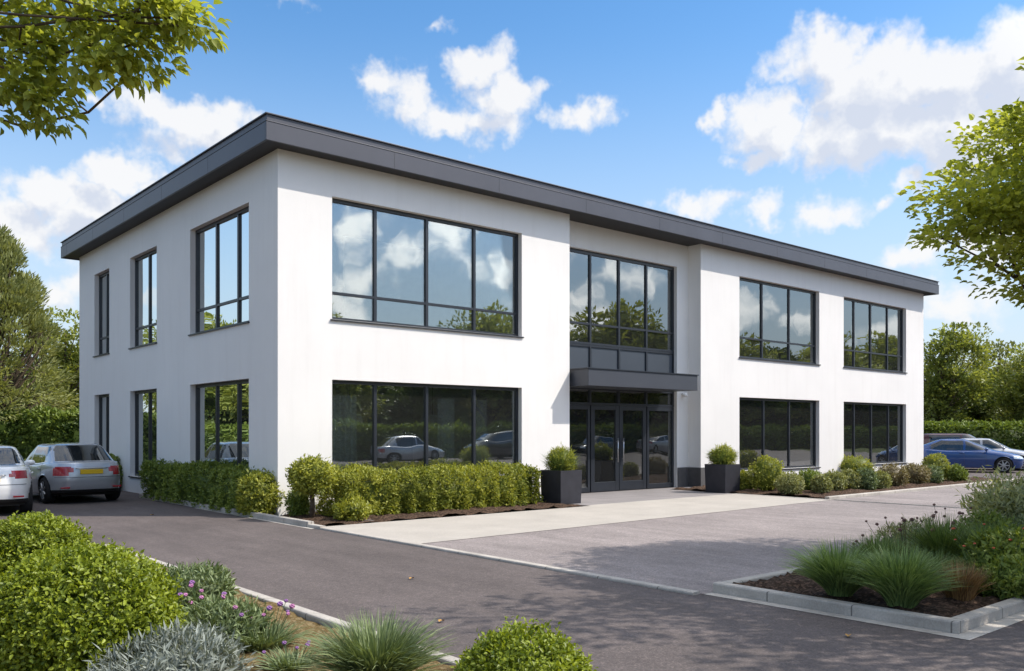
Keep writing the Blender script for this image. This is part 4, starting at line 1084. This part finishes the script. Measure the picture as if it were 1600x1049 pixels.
# right hand tree: spreading sprays reaching into the view; trunk stands in the island
b = dp(1852, 674, 11.4); b[2] = .08
cl = crown_clumps((0, 0, 5.1), (3.6, 2.5, 2.6), 340, g_(5), .6, 9)
cl = cl[cl[:, 2] > 2.9]; cl = cl[:, :1] * RT + cl[:, 1:2] * FW + cl[:, 2:] * np.array([0, 0, 1.])
tree('broadleaf_tree', b, 6.6, cl, .54, 135, .10, .078, 5, ML['lime'], 'big sunny broadleaf tree reaching in from the right edge', 'tree', GT, .17, .34, True, .32, .1, 90, limb_r=.6)
# a second one out to the right that only shows its shadow on the road
b = dp(2290, 674, 7.5); b[2] = 0
soil_bed('planting_bed', b[0] - .7, b[0] + .7, b[1] - .7, b[1] + .7, .04, M['soil'], .03, .1, 9)
cl = crown_clumps((0, 0, 5.6), (3.1, 3.1, 2.4), 110, g_(66), .55, 8)
tree('broadleaf_tree', b, 6.8, cl, .62, 60, .14, .09, 6, ML['lime'], 'broadleaf tree whose shadow falls on the road in front', 'tree', GT, .17, .42, False, .34, .25, 50)
# top left: near branches hanging into the frame
b = dp(-560, 674, 6.4); b[2] = 0; gg = g_(8)
pts = []
for px, py, d in [(20, 25, 5.6), (70, 20, 5.6), (120, 30, 5.5), (170, 22, 5.5), (220, 18, 5.5), (245, 40, 5.6), (265, 28, 5.4), (20, 70, 5.7), (60, 75, 5.5), (110, 80, 5.6), (160, 75, 5.5), (205, 70, 5.5), (235, 90, 5.5), (232, 62, 5.6),
                  (15, 110, 5.6), (50, 115, 5.5), (95, 110, 5.6), (140, 105, 5.5), (180, 108, 5.5), (215, 105, 5.6), (40, 150, 5.5), (75, 160, 5.5), (62, 135, 5.6), (88, 178, 5.5), (5, 165, 5.5), (292, 22, 5.5), (308, 42, 5.45),
                  (30, -20, 5.6), (90, -25, 5.6), (150, -20, 5.5), (210, -25, 5.5), (250, -12, 5.4), (60, 45, 5.9), (120, 55, 6.0), (180, 48, 5.9), (10, 45, 6.0), (100, 5, 6.1), (200, 2, 6.0), (150, 60, 6.2), (40, 95, 6.1), (-30, 60, 5.8), (-40, 130, 5.8), (-60, 20, 5.8)]:
    pts.append(dp(px, py, d) - b)
br = [dp(gg.uniform(-430, -40), gg.uniform(-260, 170), gg.uniform(5.3, 6.3)) - b for _ in range(70)]      # the rest of the low limb, left of the view
cl = np.concatenate([np.array(pts), np.array(br), crown_clumps((0, 0, 5.7), (1.9, 1.9, 1.7), 130, gg, .5, 6)])
crad = np.array([.16] * len(pts) + [.3] * len(br) + [.4] * 130)
tree('broadleaf_tree', b, 7.2, cl, crad, 66, .082, .052, 8, ML['lime'], 'leafy branches hanging into the top left corner', 'tree', GT, .13, .8, True, .76, .55, 110, limb_r=.35)

def std_tree(name, px, d, top, hw, bot, seed, mat, label, ncl=130, per=85, L=.24, W=.15, flat=.6, base=None, clr=None, lobes=8):
    b = dp(px, 674, d) if base is None else np.array(base, float); b[2] = 0
    hh = (top - bot) / 2; cl = crown_clumps((0, 0, bot + hh), (hw, hw, hh * 1.08), ncl, g_(seed), .55, lobes)
    return tree(name, b, top * .95, cl, clr or hw * .24, per, L, W, seed, ML[mat], label, 'tree', GT, .05 * math.sqrt(top) + .05, flat, False, .25, .15, 45)
# left background
b = dp(-12, 674, 36.)
cl = []
gg = g_(15)
for k in range(260):
    z = gg.uniform(.12, 1) ** .9; r = (1 - z) ** .62 * 3.6 * gg.uniform(.35, 1) ** .5; a_ = gg.uniform(0, 6.283); cl.append((r * math.cos(a_), r * math.sin(a_), 1.0 + z * 8.9))
b[2] = 0
tree('pine_tree', b, 10.0, np.array(cl), .47, 105, .24, .075, 15, ML['pine'], 'tall feathery olive pine at the left edge', 'tree', GT, .24, .75, False, .15, -.45, 70, out=.8)
std_tree('broadleaf_tree', 100, 44, 8.2, 3.2, .6, 16, 'far', 'dark leafy tree between the pine and the building', 150, 90)
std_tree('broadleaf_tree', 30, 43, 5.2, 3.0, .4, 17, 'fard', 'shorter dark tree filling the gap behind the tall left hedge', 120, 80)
std_tree('broadleaf_tree', -110, 42, 7.5, 3.2, .6, 18, 'far', 'leafy tree beyond the left edge behind the white car', 110, 80)
# right background
std_tree('broadleaf_tree', 1470, 53, 8.0, 2.6, 1.0, 19, 'far', 'upright tree touching the right corner of the building', 140, 85)
std_tree('broadleaf_tree', 1562, 62, 8.8, 4.0, 1.0, 20, 'pine', 'broad yellow green tree right of the upright one', 170, 90, .28, .17)
std_tree('broadleaf_tree', 1600, 54, 7.0, 2.9, .8, 24, 'far', 'dark leafy tree behind the hedge at the right edge', 130, 80)
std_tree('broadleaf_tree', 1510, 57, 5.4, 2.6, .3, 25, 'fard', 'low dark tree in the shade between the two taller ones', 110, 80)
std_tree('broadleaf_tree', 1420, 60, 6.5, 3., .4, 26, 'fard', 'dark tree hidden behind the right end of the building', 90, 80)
std_tree('broadleaf_tree', 1690, 52, 8.0, 3.5, .6, 27, 'far', 'leafy tree just past the right edge of the view', 100, 80)
# opposite side of the car park: mirrored in the glass
opp = []
protos = [std_tree('broadleaf_tree', 0, 0, 8.4, 3.8, .7, 28, 'far', 'broad crowned tree across the car park, mirrored in the upper windows', 230, 80, .30, .19, base=(22, -38, 0)),
          std_tree('broadleaf_tree', 0, 0, 7.0, 3.2, .5, 29, 'fard', 'smaller dark tree across the car park, mirrored in the glass', 210, 80, .30, .19, base=(30, -37, 0))]
for k, (x, y, s, w) in enumerate([(12, -39, 1.25, 1), (21, -40, 1.25, 0), (36, -37, 1.3, 0), (44, -40, 1.6, 1), (53, -38, 1.6, 0), (62, -40, 1.7, 1), (70, -38, 1.4, 0), (79, -40, 1.55, 1), (88, -38, 1.5, 0), (97, -40, 1.75, 1), (107, -39, 1.7, 0), (117, -40, 1.85, 1), (128, -39, 1.75, 0),
                                  (-23, 30, 1.1, 0), (-24, 38, 1.3, 1), (-22, 46, 1.2, 0), (-24, 54, 1.5, 1), (-23, 62, 1.4, 0), (-25, 71, 1.6, 0)]):
    c = copy_tree(protos[w]); c.location = (x, y, 0); c.scale = (s, s, s); c.rotation_euler = (0, 0, k * 1.9)
    side = 'beyond the west hedge, mirrored in the side windows' if k > 12 else 'across the car park, mirrored in the front windows'
    c['label'] = ('broad crowned tree ' if w == 0 else 'smaller dark tree ') + side
# fallen leaves on the asphalt
for px, py, lb in ((1325, 995, 'orange fallen leaf on the shaded road before the island kerb'), (686, 972, 'pale fallen leaf on the road near the bottom centre'), (640, 905, 'pale leaf lying alone in the middle of the road'), (235, 805, 'pale leaf in the building shadow behind the silver car')):
    p = gp(px, py, .014); V, Fc, t = leaves(np.array([p]), np.array([[1., .4, .05]]), np.array([[0, .1, 1.]]), .09, .06, np.array([.5]), True)
    tag(link('fallen_leaf', np_mesh('fallen_leaf', V, Fc), ML['litter']), lb, 'leaf')

# ================================================================== SKY, SUN, CAMERA
SUN_EL, SUN_AZ = R_(47), math.atan2(RT[1], RT[0])                  # sun stands to the right of the view
sd = Vector((math.cos(SUN_EL) * math.cos(SUN_AZ), math.cos(SUN_EL) * math.sin(SUN_AZ), math.sin(SUN_EL)))
sl = bpy.data.lights.new('sun', 'SUN'); sl.energy = SUN_E; sl.angle = R_(.53); sl.color = (1.0, .93, .84)
so = bpy.data.objects.new('sun', sl); COL.objects.link(so); so.rotation_euler = (-sd).to_track_quat('-Z', 'Y').to_euler(); so.location = (20, -20, 40)

world = bpy.data.worlds.new('World'); scene.world = world; world.use_nodes = True
nt = world.node_tree; nt.nodes.clear(); lk = nt.links
def math_(op, a, b=None, clamp=False, tree=None):
    t = tree or nt
    n = t.nodes.new('ShaderNodeMath'); n.operation = op; n.use_clamp = clamp
    for i, v in enumerate((a, b)):
        if v is None: continue
        if isinstance(v, (int, float)): n.inputs[i].default_value = v
        else: t.links.new(v, n.inputs[i])
    return n.outputs[0]

def azel(px, py):
    return (math.atan2(FW[1], FW[0]) - math.atan((px - 800) / F), math.atan((674 - py) / math.hypot(F, px - 800)))
# cloud puffs: centre px, centre py, half width, half height (photo pixels) turned into sky angles; strength
PUFFS = [(1290, 88, 78, 60, 1.3), (1370, 135, 140, 80, 1.4), (1480, 125, 150, 70, 1.4), (1590, 95, 110, 62, 1.3), (1215, 195, 90, 62, 1.25), (1370, 200, 190, 66, 1.4), (1520, 195, 170, 80, 1.4),
         (1122, 192, 26, 32, .85), (1165, 250, 40, 26, .8), (1700, 170, 160, 120, 1.3),
         (600, 122, 52, 36, .9), (655, 165, 70, 34, .85), (745, 105, 48, 34, 1.), (795, 150, 62, 44, 1.), (760, 195, 70, 34, .95), (700, 185, 80, 34, .85), (915, 180, 56, 28, .92),
         (235, 175, 62, 40, 1.1), (300, 195, 100, 44, 1.2), (370, 190, 55, 26, .85), (240, 222, 60, 28, .7), (165, 165, 26, 18, .6),
         (185, 275, 62, 42, 1.25), (75, 300, 85, 40, 1.2), (140, 325, 120, 46, 1.2), (20, 340, 110, 56, 1.2), (110, 390, 120, 34, .6), (245, 300, 60, 28, .9), (-100, 330, 130, 70, 1),
         (1085, 322, 62, 28, .95), (1195, 332, 40, 26, .9), (1285, 335, 52, 34, .95), (1365, 312, 24, 12, .6), (1425, 278, 44, 22, .8), (1430, 405, 80, 26, .72), (1550, 385, 100, 40, .7), (1500, 470, 160, 36, .6), (455, 8, 30, 14, .5), (680, 42, 24, 12, .45), (90, 450, 150, 30, .6)]
MIRRORED = [(560, 350, 46, 40, .62), (640, 395, 80, 34, .68), (555, 442, 60, 24, .75), (700, 365, 40, 34, .6), (775, 425, 60, 28, .65), (975, 430, 44, 34, .85), (925, 470, 40, 24, .7), (1180, 480, 50, 30, .7), (1250, 500, 40, 22, .7), (1380, 520, 60, 26, .7)]
def build_density():
    gt = bpy.data.node_groups.new('cloud_density', 'ShaderNodeTree')
    gt.interface.new_socket('Angles', in_out='INPUT', socket_type='NodeSocketVector'); gt.interface.new_socket('Density', in_out='OUTPUT', socket_type='NodeSocketFloat')
    gi = gt.nodes.new('NodeGroupInput'); go = gt.nodes.new('NodeGroupOutput'); A = gi.outputs[0]
    def noise(scale, det, rough, vec, col=False):
        n = gt.nodes.new('ShaderNodeTexNoise'); n.noise_dimensions = '2D'; n.inputs['Scale'].default_value = scale; n.inputs['Detail'].default_value = det; n.inputs['Roughness'].default_value = rough
        gt.links.new(vec, n.inputs['Vector']); return n.outputs['Color' if col else 'Fac']
    def vm(op, a, b):
        n = gt.nodes.new('ShaderNodeVectorMath'); n.operation = op
        for i, v in enumerate((a, b)):
            if v is None: continue
            if isinstance(v, tuple): n.inputs[i].default_value = v
            else: gt.links.new(v, n.inputs[i])
        return n.outputs
    w1 = vm('MULTIPLY', vm('SUBTRACT', noise(16., 4, .6, A, True), (.5, .5, .5))[0], (.075, .055, 0))[0]
    PW = vm('ADD', A, w1)[0]
    cur = None
    for k, (px, py, rx, ry, st) in enumerate(PUFFS + MIRRORED):
        a, e = azel(px, py); a2, _ = azel(px + rx, py); _, e2 = azel(px, py - ry)
        if k >= len(PUFFS): a, a2 = -a, -a2                          # behind the viewer: what the front windows mirror
        sx = 1 / max(1e-4, abs(a2 - a)); sy = 1 / max(1e-4, abs(e2 - e))
        q = vm('MULTIPLY', vm('SUBTRACT', PW, (a, e, 0))[0], (sx, sy, 0))[0]
        n = gt.nodes.new('ShaderNodeVectorMath'); n.operation = 'LENGTH'; gt.links.new(q, n.inputs[0])
        v = math_('MULTIPLY', math_('SUBTRACT', 1.32, n.outputs['Value'], tree=gt), st*1.25, tree=gt)
        cur = v if cur is None else math_('MAXIMUM', cur, v, tree=gt)
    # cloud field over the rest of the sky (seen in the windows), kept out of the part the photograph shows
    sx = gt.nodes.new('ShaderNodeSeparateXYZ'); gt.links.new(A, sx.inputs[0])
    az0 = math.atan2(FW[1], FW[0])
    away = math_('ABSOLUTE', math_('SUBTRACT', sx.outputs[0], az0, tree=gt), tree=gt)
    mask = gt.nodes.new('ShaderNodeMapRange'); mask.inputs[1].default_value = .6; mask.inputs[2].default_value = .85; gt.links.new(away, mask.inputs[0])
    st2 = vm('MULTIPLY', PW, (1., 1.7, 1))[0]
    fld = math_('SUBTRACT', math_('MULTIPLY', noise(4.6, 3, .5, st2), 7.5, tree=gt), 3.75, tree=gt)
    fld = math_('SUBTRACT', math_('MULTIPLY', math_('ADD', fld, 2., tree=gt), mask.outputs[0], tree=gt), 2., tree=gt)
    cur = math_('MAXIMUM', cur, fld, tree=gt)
    zen = gt.nodes.new('ShaderNodeMapRange'); zen.inputs[1].default_value = .50; zen.inputs[2].default_value = .85; zen.inputs[3].default_value = -1.2; zen.inputs[4].default_value = .8; gt.links.new(sx.outputs[1], zen.inputs[0])  # overhead cloud cover added out of view to fill the shaded walls with light
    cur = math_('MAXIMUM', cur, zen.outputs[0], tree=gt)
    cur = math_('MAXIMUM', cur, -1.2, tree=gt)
    fb = noise(34., 9, .62, A); fb2 = noise(11., 5, .6, A)
    vo = gt.nodes.new('ShaderNodeTexVoronoi'); vo.voronoi_dimensions = '2D'; vo.feature = 'SMOOTH_F1'; vo.inputs['Scale'].default_value = 30.; vo.inputs['Smoothness'].default_value = .5; vo.inputs['Detail'].default_value = 0.; gt.links.new(PW, vo.inputs['Vector'])
    d = math_('ADD', cur, math_('MULTIPLY', math_('SUBTRACT', fb, .5, tree=gt), 1.15, tree=gt), tree=gt)
    d = math_('ADD', d, math_('MULTIPLY', math_('SUBTRACT', fb2, .5, tree=gt), 1.0, tree=gt), tree=gt)
    d = math_('SUBTRACT', d, math_('MULTIPLY', vo.outputs['Distance'], .75, tree=gt), tree=gt)
    gt.links.new(d, go.inputs[0]); return gt
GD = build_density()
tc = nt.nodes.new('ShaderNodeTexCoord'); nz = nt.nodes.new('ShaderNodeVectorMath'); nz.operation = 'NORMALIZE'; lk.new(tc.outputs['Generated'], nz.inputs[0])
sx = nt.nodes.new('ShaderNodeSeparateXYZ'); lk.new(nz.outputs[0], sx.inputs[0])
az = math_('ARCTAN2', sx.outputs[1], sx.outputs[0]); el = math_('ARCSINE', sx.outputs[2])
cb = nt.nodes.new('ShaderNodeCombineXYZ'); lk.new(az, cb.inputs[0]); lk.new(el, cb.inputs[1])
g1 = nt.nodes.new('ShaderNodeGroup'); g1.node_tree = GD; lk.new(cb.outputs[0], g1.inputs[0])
def off(dx, dy):
    o = nt.nodes.new('ShaderNodeVectorMath'); o.operation = 'ADD'; lk.new(cb.outputs[0], o.inputs[0]); o.inputs[1].default_value = (dx, dy, 0)
    g = nt.nodes.new('ShaderNodeGroup'); g.node_tree = GD; lk.new(o.outputs[0], g.inputs[0]); return g.outputs[0]
d0 = g1.outputs[0]; d1 = off(-.016, .026)
def mrange(v, a, b, c=0., d=1., smooth=True):
    m = nt.nodes.new('ShaderNodeMapRange'); m.interpolation_type = 'SMOOTHSTEP' if smooth else 'LINEAR'
    m.inputs[1].default_value = a; m.inputs[2].default_value = b; m.inputs[3].default_value = c; m.inputs[4].default_value = d; lk.new(v, m.inputs[0]); return m.outputs[0]
alpha = mrange(d0, -.2, .85)
shade = mrange(d1, .3, 1.7, 0., 1.)                              # how much cloud stands between this point and the sun
relief = math_('MULTIPLY', math_('SUBTRACT', d0, d1), .38)
lit = math_('ADD', math_('SUBTRACT', 1.0, shade), relief, True)
sky = nt.nodes.new('ShaderNodeTexSky'); sky.sky_type = 'NISHITA'; sky.sun_disc = False; sky.sun_elevation = SUN_EL; sky.sun_rotation = math.atan2(sd.x, sd.y)
sky.air_density = 1.0; sky.dust_density = .25; sky.ozone_density = 2.0
hs = nt.nodes.new('ShaderNodeHueSaturation'); hs.inputs['Saturation'].default_value = SKY_SAT; hs.inputs['Value'].default_value = SKY_VAL; lk.new(sky.outputs[0], hs.inputs['Color'])
st_ = nt.nodes.new('ShaderNodeMix'); st_.data_type = 'RGBA'; st_.blend_type = 'MULTIPLY'; st_.inputs[0].default_value = 1.; lk.new(hs.outputs[0], st_.inputs[6]); st_.inputs[7].default_value = (.965, .87, .815, 1)
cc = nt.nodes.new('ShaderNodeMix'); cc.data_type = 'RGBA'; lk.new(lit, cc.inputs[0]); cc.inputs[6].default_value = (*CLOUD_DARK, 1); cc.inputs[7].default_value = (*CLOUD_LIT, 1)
zb = nt.nodes.new('ShaderNodeVectorMath'); zb.operation = 'SCALE'; lk.new(cc.outputs[2], zb.inputs[0]); dt = nt.nodes.new('ShaderNodeVectorMath'); dt.operation = 'DOT_PRODUCT'; lk.new(nz.outputs[0], dt.inputs[0]); dt.inputs[1].default_value = tuple(sd); lk.new(mrange(dt.outputs['Value'], .55, .92, 1.0, 3.2), zb.inputs['Scale'])   # clouds towards the sun are brighter, boosted to raise the ambient light
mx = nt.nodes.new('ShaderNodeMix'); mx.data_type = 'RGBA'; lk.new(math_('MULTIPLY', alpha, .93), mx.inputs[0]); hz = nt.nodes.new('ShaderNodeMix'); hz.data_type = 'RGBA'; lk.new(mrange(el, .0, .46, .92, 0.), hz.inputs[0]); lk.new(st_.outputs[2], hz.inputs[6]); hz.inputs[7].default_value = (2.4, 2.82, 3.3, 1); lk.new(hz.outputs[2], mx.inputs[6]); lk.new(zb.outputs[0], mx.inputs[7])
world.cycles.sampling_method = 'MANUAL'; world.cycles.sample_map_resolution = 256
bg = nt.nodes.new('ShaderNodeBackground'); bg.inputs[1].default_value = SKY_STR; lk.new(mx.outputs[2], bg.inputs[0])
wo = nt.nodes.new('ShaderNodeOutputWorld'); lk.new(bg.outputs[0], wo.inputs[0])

cam = bpy.data.cameras.new('camera'); co = bpy.data.objects.new('camera', cam); COL.objects.link(co); scene.camera = co
cam.sensor_width = 36.; cam.lens = 36. * F / 1600.; cam.clip_end = 3000.; cam.clip_start = .05
cam.shift_y = (674 - 524.5) / 1600.
co.location = tuple(CAM); co.rotation_euler = (R_(90), 0, math.atan2(FW[1], FW[0]) - R_(90))
vs = scene.view_settings; vs.view_transform = 'Standard'; vs.look = 'None'; vs.exposure = EXPO; vs.gamma = 1.0; vs.use_curve_mapping = False
scene.cycles.max_bounces = 8; scene.cycles.transparent_max_bounces = 12; scene.cycles.caustics_reflective = False; scene.cycles.caustics_refractive = False
scene.cycles.use_denoising = True
